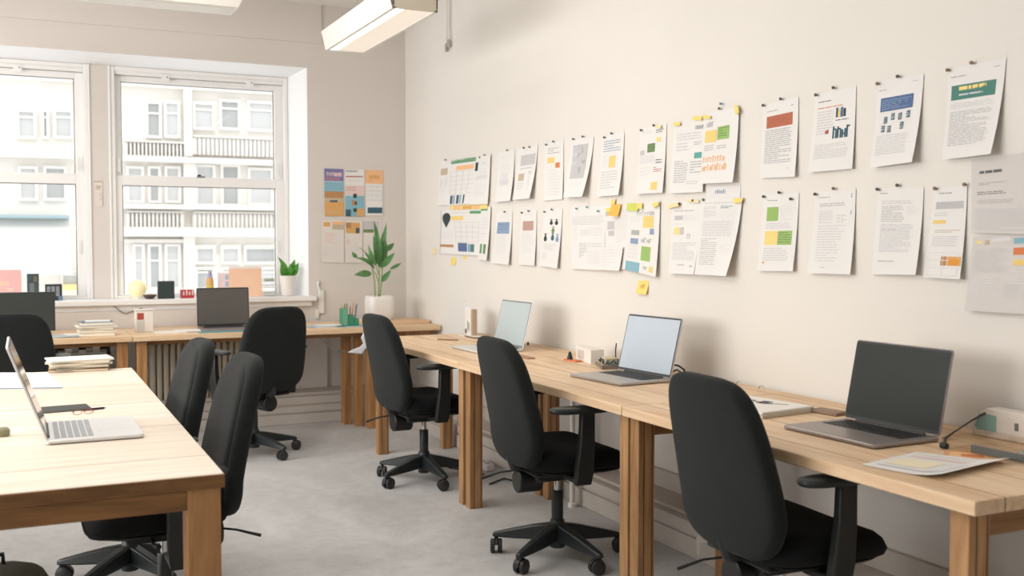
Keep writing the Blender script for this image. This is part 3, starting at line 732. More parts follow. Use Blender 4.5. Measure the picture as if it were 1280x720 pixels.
s = S((652,263),(671.5,262),(671,332),(650,331), lift=.008, corner=.006, seed=26); s.block(.15,.2,.82,.37,'rb').text(.2,.08,.7,.11,1,'ll').text(.12,.42,.85,.8,9,'ll'); s.done('hanging_sheet', 'sheet with dusty brown heading block, lower row', group=G1)
s = S((680,262),(703.5,261),(701,335.5),(677,332), lift=.014, corner=.008, seed=27)
for (u, v, c) in ((.38,.17,'dk'),(.66,.17,'dk'),(.5,.3,'dg'),(.12,.42,'dk'),(.5,.4,'db'),(.75,.42,'bl')): s.fig(u,v,.16,.1 if v < .35 else .14,c)
s.text(.1,.6,.85,.72,5,'l').text(.1,.76,.35,.88,4,'l'); s.done('hanging_sheet', 'sheet with six little dark figures, lower row', group=G1)
s = S((713,260),(758,257),(757,338),(717,336), lift=.012, seed=28); s.text(.05,.15,.95,.3,6,'l',.3).block(.28,.36,.48,.46,'ll').text(.52,.34,.95,.48,4,'ll').text(.05,.34,.2,.55,7,'ll').text(.25,.58,.5,.82,9,'l',.5).text(.52,.58,.95,.66,2,'l').text(.5,.7,.95,.92,6,'ll'); s.done('hanging_sheet', 'wide text sheet hung from three teal pins', group=G1)
s = S((758,257),(787,255),(786,337),(756,336), off=.003, lift=.006, seed=29); s.block(.0,.1,.15,.17,'gg').block(.1,.25,.4,.38,'gg').block(.15,.4,.4,.48,'gg').text(.48,.05,.98,.6,15,'ll'); s.done('hanging_sheet', 'lined sheet behind the crumpled orange sticky note', group=G1)
s = S((754,310),(782,309),(779,338.5),(753,337), off=.016, lift=.01, seed=30); s.text(.05,.1,.85,.9,6,'ll',.2); s.done('hanging_slip', 'half sheet overlapping the foot of the lined sheet', 'paper sheet')
s = S((787,254),(826.5,251),(825,346),(783,336.5), off=.006, lift=.012, corner=.008, seed=31); s.scrawl(.3,.12,.85,.19,7,'g',.015).block(.5,.2,.82,.36,'y').text(.1,.2,.4,.3,3,'ll').block(.15,.4,.4,.47,'g').block(.72,.37,.85,.45,'bl').block(.14,.52,.38,.6,'bl').scrawl(.48,.49,.82,.57,4,'g',.018).block(.5,.62,.78,.82,'gr').text(.1,.62,.4,.84,4,'ll').block(.05,.86,.48,1.0,'sk').block(.78,.88,.9,.96,'y').scrawl(.6,.88,.75,.94,2,'g',.015); s.done('hanging_sheet', 'sheet with lime tab, yellow, green and blue squares', group=G1)
s = S((840,252),(878,250),(874.5,343),(840,342), lift=.018, corner=.012, seed=32); s.text(.12,.13,.8,.16,1,'g').block(.12,.2,.4,.26,'gg').text(.45,.2,.85,.28,3,'ll').text(.1,.31,.95,.33,1,'l').block(.12,.36,.3,.46,'yp').block(.32,.36,.45,.46,'gg').scrawl(.58,.45,.72,.52,2,'g',.015).text(.1,.57,.95,.82,9,'l').text(.3,.87,.6,.9,1,'g').block(.78,.88,.88,.9,'g'); s.done('hanging_sheet', 'text sheet with pale yellow patch, left of tall lined sheet', group=G1)
s = S((883,233),(926,231),(926,256),(883,256), off=.002, lift=.001, seed=33); s.scrawl(.28,.15,.6,.42,4,'bl',.015).text(.5,.6,.95,.64,1,'ll'); s.done('hanging_slip', 'slip with blue scribble between upper and lower rows', 'paper slip')
s = S((878.5,249),(930,247),(920,345),(875.5,343), off=.008, lift=.026, corner=.02, seed=34); s.text(.1,.05,.9,.08,1,'l').text(.08,.1,.42,.26,8,'l').text(.5,.1,.85,.14,2,'te').text(.5,.16,.9,.26,5,'ll').text(.08,.29,.9,.5,10,'l').text(.08,.52,.55,.88,14,'g',.25).text(.6,.6,.92,.68,3,'ll'); s.done('hanging_sheet', 'tall lined sheet curling at its lower right corner', group=G1)
s = S((955,243),(999.5,241),(996,339),(950,338.5), lift=.014, corner=.004, seed=35); s.text(.14,.08,.45,.11,1,'g').block(.14,.17,.46,.35,'gr').text(.52,.16,.86,.36,7,'ll').text(.14,.38,.86,.46,4,'l').block(.13,.48,.49,.66,'yp').block(.5,.48,.88,.66,'gr').text(.14,.5,.48,.65,5,'y').text(.52,.5,.87,.65,5,'dg').text(.13,.7,.85,.88,6,'l').block(.13,.88,.18,.9,'to'); s.done('hanging_sheet', 'sheet with green square above yellow and green pair', group=G1)
s = S((1020,240),(1070.5,236),(1069,343),(1014,341.5), lift=.018, corner=.004, seed=36); s.text(.12,.07,.4,.1,1,'g').text(.14,.15,.8,.2,2,'g').text(.14,.24,.5,.4,8,'l').text(.58,.3,.82,.4,4,'l').text(.14,.42,.82,.87,14,'l',.25,.4).block(.9,.05,.92,.1,'sk').block(.9,.25,.92,.3,'sk').text(.3,.92,.42,.94,1,'g'); s.done('hanging_sheet', 'text-only sheet with faint teal marks at its right edge', group=G1)
s = S((1098,235),(1155.5,234),(1152,343.5),(1093,343), lift=.014, corner=.012, seed=37); s.text(.07,.06,.35,.09,1,'g').text(.12,.15,.82,.2,2,'l').text(.12,.21,.62,.4,10,'g',.3).text(.68,.22,.88,.32,4,'ll').text(.12,.42,.85,.75,16,'l',.4).text(.12,.48,.5,.5,1,'g').text(.13,.84,.5,.87,1,'g'); s.done('hanging_sheet', 'dense plain text sheet, second last in the lower row', group=G1)
s = S((1168,235),(1210,232),(1206.5,349),(1159,346.5), lift=.016, corner=.006, seed=38); s.text(.18,.06,.6,.1,1,'g').block(.12,.16,.92,.24,'gg').text(.14,.17,.9,.24,4,'g',.3).block(.08,.36,.45,.4,'y').text(.1,.28,.5,.33,2,'l').text(.16,.47,.9,.51,2,'tan').text(.12,.54,.85,.66,5,'l').block(.42,.76,.58,.86,'br').block(.6,.76,.97,.86,'or').scrawl(.64,.77,.92,.85,5,'am',.03).grid(.05,.72,.9,.97,2,3,'ll'); s.done('hanging_sheet', 'narrow sheet with orange block near its foot', group=G1)
M_grey_paper = mat('grey_white_paper', 'd3cecb', .85)
s = S((1215,200),(1292,189),(1292,293),(1217,291), lift=.008, seed=39, base=M_grey_paper); s.text(.14,.17,.52,.22,1,'k',.7).text(.12,.33,.62,.37,2,'g').text(.1,.45,.6,.5,2,'k',.3).text(.1,.56,.75,.62,3,'g',.25).text(.06,.68,.98,.97,11,'l',.4); s.done('hanging_poster', 'large grey-white text poster at the right edge, upper one', 'poster')
s = S((1217,296),(1292,290),(1292,393),(1211,388), lift=.018, seed=40, base=M_grey_paper); s.block(.08,.06,.16,.1,'yp').block(.22,.06,.29,.12,'tan').block(.32,.04,.65,.09,'ll').block(.7,.06,1,.13,'sk').block(.7,.18,1,.27,'to').block(.7,.33,1,.4,'y').text(.05,.18,.6,.5,14,'l',.35).text(.66,.44,1,.65,6,'ll').text(.58,.65,.8,.82,6,'l').text(.05,.55,.5,.75,6,'ll'); s.done('hanging_poster', 'large poster with blue, orange and yellow bars at the right edge', 'poster')

# --- posters beside the window
G2 = 'posters beside the window'
def W(*px, **k): return Sheet(px, plane=YF, ax='Y', lift=.004, **k)
s = W((404.5,210.5),(429,211.5),(429,270),(405,270), seed=51); s.block(.02,.0,1,.26,'pu').block(.02,.27,1,.48,'sk').block(.02,.48,1,.62,'br').block(.02,.62,1,.7,'tan').block(.02,.7,1,1,'or').scrawl(.15,.05,.92,.16,7,'pk',.04).block(.4,.32,.68,.41,'bl').block(.72,.3,.95,.45,'db').text(.08,.2,.95,.25,1,'to',.5).block(.3,.64,.7,.72,'db').text(.1,.9,.9,.97,2,'tan',.4); s.done('poster', 'poster with purple heading above blue and sandy pictures', 'poster', G2)
s = W((431,211.5),(455.5,212),(455.5,270.5),(431,270.5), seed=52); s.text(.05,.02,.95,.07,1,'g',.8).text(.05,.14,.95,.18,1,'rd',.6).text(.05,.22,.9,.28,2,'pk').block(.02,.34,.98,.55,'pk').text(.08,.38,.6,.48,2,'rb').block(.02,.56,.98,1,'sk').block(.42,.5,.6,.95,'dk').block(.34,.62,.5,.8,'br').block(.6,.82,.95,1,'or').block(.02,.85,.3,1,'db'); s.done('poster', 'poster with person standing before blue doors, middle of top three', 'poster', G2)
s = W((456.5,212.5),(478.5,213),(478.5,269.5),(456.5,269.5), seed=53); s.block(.0,.0,1,.3,'op').scrawl(.2,.07,.8,.2,4,'or',.05).text(.1,.22,.9,.28,1,'or').grid(.1,.36,.95,.66,3,3,'l',.015,.012).block(.12,.82,.96,.95,'db').block(.3,.83,.45,.92,'pk').block(.6,.83,.9,.92,'br'); s.done('poster', 'poster with peach orange heading over faint grid', 'poster', G2)
s = W((402,275),(430,275.5),(430,328.5),(401.5,328), seed=54, base=mat('cream_print', 'e2dad3', .85)); s.block(.08,.05,.38,.15,'or').block(.48,.03,.98,.1,'op').block(.48,.1,.98,.22,'tan').block(.55,.12,.95,.17,'or').text(.15,.3,.6,.55,7,'pk').text(.65,.35,.95,.6,5,'ll').text(.15,.65,.95,.92,5,'ll'); s.done('poster', 'pale poster with two small orange pictures, lower left of the group', 'poster', G2)
s = W((431,275.5),(453,276),(453,328.5),(431,328.5), seed=55, base=mat('cream_print', 'e2dad3', .85)); s.block(.05,.05,.85,.3,'or').block(.05,.05,.35,.18,'br').block(.45,.07,.62,.18,'tan').block(.62,.17,.82,.3,'db').block(.1,.45,.25,.55,'pk').text(.1,.65,.8,.9,4,'ll'); s.done('poster', 'pale poster with brown checkered picture, bottom middle of the group', 'poster', G2)
s = W((454,275),(476,275.5),(475,329),(454,329), seed=56, base=mat('cream_print', 'e2dad3', .85)); s.block(.0,.02,.9,.22,'gg').block(.0,.2,.6,.29,'dg').text(.1,.5,.8,.85,6,'ll'); s.done('poster', 'pale poster partly behind the tall potted plant', 'poster', G2)

# --- push pins, tabs and sticky notes
PINM = {'k': mat('pin_dark', '4a4038', .4), 'b': mat('pin_brown', '7a5c3e', .4), 't': mat('pin_teal', '3f9c9c', .4), 'g': mat('pin_green', '3f6f45', .4), 'bl': mat('pin_blue', '5f8fb0', .4)}
def pin(px, py, c, label, r=.0065, out=.012):
    p = aX(px, py, XR-.004)
    q = MB(); q.tube([(0, 0, 0), (-.006, 0, -.0005), (-.0065, 0, 0), (-out+.003, .001, .001), (-out+.0028, .001, .001), (-out, .001, .001)], [r*.35, r*.35, r*.9, r*.55, r, r*.9], PINM[c], 12)
    q.cyl((.004, 0, 0), (0, 0, 0), r*.12, None, M_metal, 6)
    o = q.build('push_pin'); o.location = p; tag(o, label, 'push pin', 'push pins on the right wall')
for (px, py, c, lab) in [
 (1217,79,'b','brown push pin at the top middle of the teal-headed sheet'), (1187,88,'b','push pin at the top left corner of the teal-headed sheet'),
 (1124.5,96,'k','dark push pin at the top middle of the blue-headed sheet'), (1099,105,'b','push pin at the top left corner of the blue-headed sheet'),
 (1044,110,'k','dark push pin above the sheet with small book picture'), (1022,119,'k','push pin at left corner of the sheet with book picture'),
 (978,124,'k','dark push pin above the brick red heading block'), (956,132,'k','push pin at left corner of the brick-red-headed sheet'),
 (901,136,'b','brown push pin above the yellow and green squares'), (903,130,'bl','blue push pin at the very top above orange lettering sheet'),
 (819,157,'k','push pin at top middle of the sheet with dark green square'), (803,163,'k','push pin at left corner of sheet with dark green square'),
 (766,167,'k','dark pin at top middle of the sheet with blue-grey lines'), (757,172,'k','dark pin at left of the sheet with blue-grey lines'),
 (718,174,'k','dark pin at top left of the grey picture sheet'), (730,171,'k','dark pin at top middle of the grey picture sheet'),
 (684,181,'k','left pin on the sheet with yellow and orange squares'), (693,177,'k','right pin on the sheet with yellow and orange squares'),
 (656,185,'k','dark pin above the sheet with wide grey bar'), (663,184,'b','brown pin above the sheet with wide grey bar'),
 (635,188,'k','dark pin above the faint nearly blank sheet'), (601,197,'k','left dark pin above the sheet beside the upper planner'), (607,194,'k','right dark pin above the sheet beside the upper planner'), (558,200,'k','dark pin on the narrow sheet with tan square'),
 (1124,232,'k','dark push pin at top middle of the dense plain text sheet'), (1099,237,'k','push pin at left corner of the dense plain text sheet'),
 (1044,236,'b','brown push pin above the text-only sheet with teal marks'), (1021,243,'k','push pin at left corner of the text-only teal-marked sheet'),
 (976,241,'k','dark push pin above the green square sheet'), (956.5,246,'k','push pin at left corner of the green square sheet'), (990.5,249,'k','small pin at right side of the green square sheet'),
 (1208,231,'b','brown push pin at right of the narrow orange-block sheet'), (1171,236,'b','push pin at left of the narrow orange-block sheet'),
 (881,250,'g','green push pin between the two tall lower sheets'), (851,255,'k','dark pin on the folded yellow tab, lower row'), (868,251,'k','dark pin at right top of the pale yellow patch sheet'),
 (691,262,'b','right pin on the sheet with little figures'), (682,265,'k','left pin on the sheet with little figures'), (662,264,'k','right pin on the dusty-brown-headed sheet'), (653.5,266,'k','left pin on the dusty-brown-headed sheet'), (632,265,'k','pin on the pale-blue-headed lower sheet'),
 (722,261,'t','left teal pin on the wide text sheet'), (735,259,'t','middle teal pin on the wide text sheet'), (749,264,'t','right teal pin on the wide text sheet')]:
    pin(px, py, c, lab)
def note(px, c, lab, off=.012, lift=.006, name='sticky_note', cat='sticky note', scr=None, seed=0, corner=0):
    s = Sheet(px, off=off, lift=lift, corner=corner, seed=seed, base=mat('sticky_'+c, {'y': 'f0d77c', 'o': 'ecb956', 'l': 'cbd465', 'p': 'efdcab'}[c], .8))
    if scr: s.scrawl(*scr)
    s.done(name, lab, cat, 'sticky notes and tabs on the right wall')
note([(798,348),(811.5,348),(810.5,368),(797,367)], 'y', 'yellow sticky note alone on the wall below the blue square', -.0003, .015, scr=(.3,.3,.7,.65,2,'or',.03))
note([(564.5,319),(570.5,319),(570,331.5),(563.5,331)], 'y', 'small yellow sticky note below the lower planner', -.0003, .006)
note([(541.5,307),(546,308),(545.5,318),(541,318)], 'p', 'small pale note left of the lower planner', -.0003, .006)
note([(579,319),(584,319),(583,325),(579,324)], 'y', 'tiny yellow tab peeping below the lower planner', -.0003, .003, 'sticky_tab', 'sticky tab')
note([(767,256),(779,255),(776,271),(767,269)], 'o', 'crumpled orange sticky note on the lined sheet', .014, .025, corner=-.02)
note([(766,249),(771,249),(770,256),(765,255)], 'y', 'yellow tab above the crumpled orange note', .0065, .006, 'sticky_tab', 'sticky tab')
note([(759,260),(766,259),(765,265),(759,265)], 'y', 'yellow tab left of the crumpled orange note', .0065, .004, 'sticky_tab', 'sticky tab')
note([(786,254),(801,254),(800,264),(786,263)], 'l', 'lime tab on the sheet with blue square', .012, .004, 'sticky_tab', 'sticky tab')
note([(799,254),(806,253.5),(806,261),(800,261)], 'y', 'yellow tab beside the lime tab', .015, .003, 'sticky_tab', 'sticky tab')
note([(818,254),(826,252),(827,257),(820,260)], 'y', 'yellow tab at right corner of the blue square sheet', .014, .006, 'sticky_tab', 'sticky tab')
note([(836,256),(851,252.5),(852,258),(838,261)], 'p', 'folded cream tab at top of the pale yellow patch sheet', .012, .006, 'sticky_tab', 'sticky tab')
note([(860,249),(876,250),(876,253.5),(861,252)], 'p', 'thin cream tab left of the green push pin', .012, .003, 'sticky_tab', 'sticky tab')
note([(920,248),(932,247.5),(931,253.5),(921,254)], 'y', 'yellow tab at right top of the tall lined sheet', .014, .006, 'sticky_tab', 'sticky tab')
note([(844,153.5),(853,152.5),(853,157),(845,158)], 'y', 'yellow tab at left top of the two-column sheet', .012, .004, 'sticky_tab', 'sticky tab')
note([(869,145.5),(880,145.5),(880,150.5),(868,150)], 'y', 'yellow tab at right top of the two-column sheet', .012, .004, 'sticky_tab', 'sticky tab')
note([(882,144),(892,145),(892,149),(883,148.5)], 'y', 'yellow tab at left top of orange lettering sheet', .016, .004, 'sticky_tab', 'sticky tab')
note([(921,131),(926,132.5),(929,141),(924,144)], 'y', 'yellow tab at right top corner of orange lettering sheet', .016, .006, 'sticky_tab', 'sticky tab')
note([(821,157),(829,156.5),(829,160.5),(823,160)], 'p', 'cream tab on the sheet with dark green square', .012, .004, 'sticky_tab', 'sticky tab')
# small handwritten note on the pier
s = Sheet([(118,226),(128,226),(128,258),(119,258)], plane=YW-.021, ax='Y', lift=.004, seed=61, base=mat('cream_print', 'e2dad3', .85)); s.block(0,0,1,.06,'tan').scrawl(.15,.12,.9,.35,3,'tan',.07).text(.3,.45,.5,.95,7,'ll').text(.6,.5,.95,.8,4,'tan'); s.done('wall_note', 'small faded note on the pier between the windows', 'note')

# ------------------------------------------------------------------ pendant lamp
lm = thing('pendant_lamp', 'long white pendant lamp hanging on thin cables, lit from below', 'lamp', (1.862, 5.74, 2.55))
L2, w2 = .645, .125
q = MB(); M_lampw = mat('lamp_white', 'e9e6df', .5)
q.box((-w2, -L2, .012), (-w2+.012, L2, .10), M_lampw); q.box((w2-.012, -L2, .012), (w2, L2, .10), M_lampw)
q.box((-w2, -L2, .09), (w2, L2, .105), M_lampw); q.box((-w2, -L2, .0), (w2, -L2+.012, .10), mat('lamp_end_cap', 'd5ccbb', .6)); q.box((-w2, L2-.012, 0), (w2, L2, .1), M_lampw)
q.box((-w2, -L2, .0), (-w2+.02, L2, .012), M_lampw); q.box((w2-.02, -L2, .0), (w2, L2, .012), M_lampw)
q.build('housing', lm, bevel=.003)
q = MB(); q.box((-w2+.075, -L2+.014, .006), (w2-.022, L2-.014, .02), mat('lamp_panel', 'f2ece2', .5, emis='ffeedd', estr=.36)); q.build('diffuser', lm)
q = MB(); q.box((-w2+.021, -L2+.014, .008), (-w2+.073, L2-.014, .018), mat('lamp_tube', 'ffffff', .4, emis='fff6ea', estr=2.2)); q.build('light_strip', lm)
q = MB(); q.add([(-w2-.002, -L2, 0), (-w2-.002, L2, 0), (-w2-.03, L2, .115), (-w2-.03, -L2, .115)], [(0, 1, 2, 3)], mat('lamp_shade_side', 'e4e1da', .6)); q.build('side_reflector', lm)
for yy in (-.42, .38):
    q = MB(); q.cyl((0, yy, .105), (0, yy, ZC-2.55), .0035, None, mat('lamp_cable', 'a59c90', .6), 8); q.build('cable', lm)
    q = MB(); q.cyl((-.05, yy, .1), (-.05, yy, .14), .008, None, M_metal, 8); q.build('cable_grip', lm)
# second fixture seen side-on at the top left
pa = aZ(298, 15, 2.78)
l2 = thing('pendant_lamp', 'white suspended lamp housing seen side-on at the top left edge', 'lamp', (pa.x-.62, pa.y, 2.78))
q = MB(); q.prism([(.60, -.12, 0), (.66, -.12, .12), (-.70, -.12, .12), (-.66, -.12, 0)], (0, .24, 0), M_lampw); q.build('housing', l2, bevel=.004)
q = MB(); q.box((-.6, -.09, -.006), (.57, .09, .004), mat('lamp_panel_off', 'e2dfd8', .5)); q.build('diffuser', l2)
for xx in (-.4, .4):
    q = MB(); q.cyl((xx, 0, .11), (xx, 0, ZC-2.78), .0035, None, mat('lamp_cable', 'a59c90', .6), 8); q.build('cable', l2)
# cords hanging on the right wall beside the lamp
hc = thing('hanging_cable', 'pair of pale cords hanging down the wall beside the pendant lamp', 'cord', aX(560, 62, XR-.02))
zt = ZC-hc.location.z
for i, (dy, ln) in enumerate(((.03, .0), (-.02, .02))):
    q = MB(); q.tube([(0, dy, zt), (0, dy, .4), (0, dy+(.01 if i else -.01), .2), (0, dy, .04+ln)], .007, M_lampw, 8); c_ = q.build('cord', hc)
    q = MB(); q.tube([(0, dy, .05+ln), (0, dy, .04+ln), (0, dy, .0+ln), (0, dy, -.012+ln)], [.006, .012, .013, .007], mat('cord_end', 'b5aca3', .5), 10); q.build('end_plug', c_)

# ------------------------------------------------------------------ things on the window sill (top .937)
ZS = .937
def sill(px, py, y=8.0): p = aY(px, py, y); return Vector((p.x, y, ZS))
def simple(mb, name, label, cat, group=None, **k):
    return tag(recenter(mb.build(name, **k)), label, cat, group)
def card(x0, x1, y0, label, name, cat, m, y=7.95, th=.008, lean=.03, extra=None):
    a = aY(x0, 366, y); b = aY(x1, 366, y); h = aY((x0+x1)/2, y0, y).z-ZS
    t = thing(name, label, cat, ((a.x+b.x)/2, y, ZS)); w_ = (b.x-a.x)/2
    A = Matrix.Rotation(-math.atan2(lean, h), 4, 'X')
    q = MB(); q.box((-w_, 0, 0), (w_, th, h), m, A); q.build('board', t, bevel=.002)
    if extra:
        for (u0, v0, u1, v1, c) in extra:
            q = MB(); q.box((-w_+2*w_*u0, -.001, h*(1-v1)), (-w_+2*w_*u1, 0.0, h*(1-v0)), mat('print_'+c, c, .8), A); q.build('print', t)
    return t
card(-12, 27, 337, 'pink card leaning at the left end of the window sill', 'card', 'card', mat('pink_card', 'e6b6b4', .8), extra=[(.3,.35,.62,.5,'e6c4b0'), (.55,.58,.75,.68,'e9cdb8')])
card(34, 49, 342, 'dark green patterned book cover standing on the window sill', 'book', 'book', mat('dark_cover', '46585a', .6, var=.5, vscale=30), th=.02, lean=.01, extra=[(.55,.1,.85,.3,'6f6a52'), (.2,.35,.6,.75,'6d7478'), (.72,.72,.98,1,'cdb89c')])
p = sill(67, 366); t = thing('photo_block', 'small black block with light pictures, on sill by the left window', 'block', p)
q = MB(); q.box((-.055, -.03, 0), (.055, .03, .115), mat('black_block', '2f3437', .5)); q.build('body', t, bevel=.003)
for k in range(3):
    q = MB(); q.box((-.045+.03*k, -.032, .03), (-.022+.03*k, -.0295, .1), mat('block_print', '9aa1a4', .6, var=.6, vscale=60)); q.build('print', t)
q = MB(); q.box((.03, -.034, 0), (.058, -.028, .03), mat('print_5f7b95', '5f7b95', .7)); q.build('print', t)
# yellow globe lamp
p = sill(172, 367, 8.02); t = thing('globe_lamp', 'pale yellow globe lamp on the sill by the window pier', 'lamp', p)
q = MB(); q.lathe([(.03, .012), (.058, .04), (.068, .072), (.058, .105), (.03, .13), (.005, .137)], m=mat('yellow_glass', 'f2e6b8', .3, emis='ffe9a8', estr=.25)); q.build('globe', t)
q = MB(); q.lathe([(.04, 0), (.04, .01), (.028, .016)], m=M_white); q.build('base', t)
p = sill(187, 369, 7.9); t = thing('bowl', 'small dark brown bowl on the window sill', 'bowl', p)
q = MB(); q.lathe([(.02, 0), (.03, .004), (.05, .028), (.052, .03), (.047, .03), (.028, .008), (.003, .006)], m=mat('brown_bowl', '5b4a44', .4)); q.build('body', t)
q = MB(); q.lathe([(.02, .012), (.042, .024), (.036, .03), (.01, .036)], m=mat('bowl_fill', '97826f', .8)); q.build('contents', t)
p = sill(207.5, 371, 7.92); t = thing('speaker', 'small black speaker box on the window sill', 'speaker', p, R(-4))
q = MB(); q.box((-.058, -.045, 0), (.058, .045, .128), mat('speaker_black', '2d3433', .55)); q.build('body', t, bevel=.005)
q = MB(); q.box((-.052, -.047, .006), (.052, -.0445, .122), mat('speaker_grille', '35403e', .9, bump=.6, bscale=500)); q.build('grille', t, bevel=.002)
p = sill(234, 370, 7.92); t = thing('box', 'small red and white box on the window sill', 'box', p, R(5))
q = MB(); q.box((-.045, -.03, 0), (.045, .03, .062), mat('red_box', 'b9383c', .5)); q.build('body', t, bevel=.003)
for k in range(4):
    q = MB(); q.box((-.036+.021*k, -.0315, .022), (-.026+.021*k, -.0295, .05+.008*(k % 2)), mat('print_e9d4d0', 'e9d4d0', .6)); q.build('print', t)
p = sill(262.5, 359, 8.05); t = thing('bottle', 'small bottle with yellow and green stripes on the sill', 'bottle', p); t.scale = (1, 1, 1.6)
q = MB(); q.lathe([(.026, 0), (.028, .004), (.028, .03)], m=mat('bottle_green', '6f9148', .4)); q.lathe([(.028, .03), (.028, .055)], m=mat('bottle_yellow', 'd9c04f', .4)); q.lathe([(.028, .055), (.028, .075), (.022, .09)], m=mat('bottle_orange', 'd8a860', .4)); q.build('body', t)
q = MB(); q.lathe([(.022, .09), (.014, .098), (.013, .118), (.011, .12)], m=mat('bottle_cap', 'a59ac0', .4)); q.build('cap', t)
p = sill(280, 360, 8.06); t = thing('photo_card', 'pale pink and blue picture card on the sill behind bottle', 'card', p); t.scale = (1, 1, 1.5)
q = MB(); q.box((-.045, 0, 0), (.045, .006, .12), mat('pale_pink_card', 'e6d7dc', .8)); q.build('board', t)
for k in range(3):
    q = MB(); q.box((.01, -.002, .015+.035*k), (.036, 0, .04+.035*k), mat('print_a8bcd2', 'a8bcd2', .8)); q.build('print', t)
card(287, 328, 334, 'peach orange card leaning against the right window', 'card', 'card', mat('peach_card', 'f6cbae', .8), y=7.93, extra=[(0,-.02,.98,.05,'efe3dc'), (.45,.38,.7,.42,'f6d6c0'), (.4,.46,.66,.5,'f6d6c0'), (.48,.53,.72,.56,'f6d6c0')])
p = sill(337, 366, 7.99); t = thing('letter_tray', 'white wire tray with papers on the sill beside the potted plant', 'tray', p)
q = MB()
for k in range(3):
    z = .01+.05*k
    q.box((-.055, -.05, z), (.055, .05, z+.004), M_white)
    q.tube([(-.055, -.05, z+.02), (.055, -.05, z+.02), (.055, .05, z+.02), (-.055, .05, z+.02)], .0025, M_white, 6, True)
for sx in (-1, 1):
    for sy in (-1, 1): q.cyl((sx*.055, sy*.05, 0), (sx*.055, sy*.05, .135), .003, None, M_white, 6)
q.build('rack', t)
q = MB(); q.box((-.045, -.045, .014), (.04, .04, .03), mat('tray_papers', 'c9cfc6', .8)); q.box((-.04, -.04, .114), (.03, .04, .135), mat('tray_green', '9db59f', .8)); q.build('papers', t)
# sill plant
p = sill(360, 371, 7.93); t = thing('potted_plant', 'small bright green plant in a cream pot on the window sill', 'plant', p)
q = MB(); q.lathe([(.045, 0), (.05, .004), (.062, .15), (.062, .156), (.054, .156), (.052, .14), (.003, .14)], m=M_ceramic); q.build('pot', t)
q = MB(); q.lathe([(.052, .135), (.003, .146)], m=M_soil); q.build('soil', t)
def leaf(mb, base, tip, width, droop=.0, roll=0, m=M_leaf, n=7, facing=Vector((-.25, -1, .2))):
    base = Vector(base); tip = Vector(tip); d = tip-base; L = d.length; d.normalize()
    side = d.cross(facing)
    if side.length < .05: side = d.cross(Vector((1, 0, 0)))
    side.normalize(); nrm = side.cross(d).normalized()
    side = (Matrix.Rotation(roll, 3, d) @ side); nrm = (Matrix.Rotation(roll, 3, d) @ nrm)
    vs = []
    for i in range(n+1):
        t_ = i/n; c = base+d*L*t_ + nrm*droop*math.sin(PI*t_)*L - Vector((0, 0, 1))*abs(droop)*.5*t_*t_*L
        w_ = width*max(0.02, math.sin(PI*min(1, .06+.94*t_)**.8))
        vs += [c-side*w_+nrm*w_*.28, c, c+side*w_+nrm*w_*.28]
    fs = []
    for i in range(n):
        for k in (0, 1): fs.append((i*3+k, i*3+k+1, i*3+k+4, i*3+k+3))
    mb.add(vs, fs, m)
q = MB()
for (bx_, tx, tz, wd, roll, dr) in ((-.01, -.085, .315, .026, .5, .12), (-.01, -.065, .25, .026, -.3, .1), (.005, .05, .29, .03, .3, .08), (.0, .085, .24, .022, -.6, .16), (.0, -.03, .235, .02, .4, .05), (.01, .01, .25, .022, .0, .06), (.01, .045, .24, .022, -.4, .08), (.015, .075, .265, .028, .5, .1), (.0, .03, .20, .024, .9, .1), (-.01, -.035, .19, .022, -.8, .1), (.01, .065, .205, .02, .8, .14), (.0, .0, .21, .024, .3, .1)):
    leaf(q, (bx_, rnd.uniform(-.02, .02), .14), (tx, rnd.uniform(-.05, .03), tz), wd, dr, roll, M_leaf2)
q.build('foliage', t)

# ------------------------------------------------------------------ things on the window desks (top .74)
def pile(label, name, cat, loc, sheets, rotz=0, group=None, sub='page'):
    """sheets: list of (w, d, h, material, dx, dy, rot, kind)"""
    t = thing(name, label, cat, loc, rotz, group); z = 0
    for (w_, d_, h_, m_, dx, dy, ro, nm) in sheets:
        A = Matrix.Translation((dx, dy, z)) @ Matrix.Rotation(R(ro), 4, 'Z')
        q = MB(); q.box((-w_/2, -d_/2, 0), (w_/2, d_/2, h_), m_, A); q.build(nm, t, bevel=min(.001, h_*.3)); z += h_+.0002
    return t
M_blue = mat('blue_cover', '5a7d93', .5); M_teal_mat = mat('teal_sheet', '8fb5b5', .7)
bp = aZ(119, 417, HD)
bk = [(.22, .16, .022, 'd9ceb9', 0, 'thick cream book at the bottom of the window desk stack'), (.225, .165, .017, 'e0d8c6', 3, 'cream book, second from the bottom of the window desk stack'), (.215, .16, .014, 'd4c8b0', -3, 'tan-edged book in the middle of the window desk stack'), (.24, .17, .012, 'e5ddce', 6, 'pale overhanging book, second from the top of the window desk stack'), (.2, .15, .022, '4f7289', 2, 'blue book on top of the window desk stack')]
z = HD
def book(name, label, loc, w_, d_, h_, cover, rotz, group, pages='ece4d4'):
    t = thing(name, label, 'book', loc, rotz, group)
    c = MB(); cm = mat('cover_'+cover, cover, .6)
    e = min(.002, h_*.15)
    c.box((-w_/2, -d_/2, 0), (w_/2, d_/2, e), cm); c.box((-w_/2, -d_/2, h_-e), (w_/2, d_/2, h_), cm); c.box((-w_/2, d_/2-e, 0), (w_/2, d_/2, h_), cm)
    c.build('cover', t)
    p_ = MB(); p_.box((-w_/2+.003, -d_/2+.003, e), (w_/2-.003, d_/2-e, h_-e), mat('pages_'+pages, pages, .9, bump=.4, bscale=300)); p_.build('pages', t)
    return t
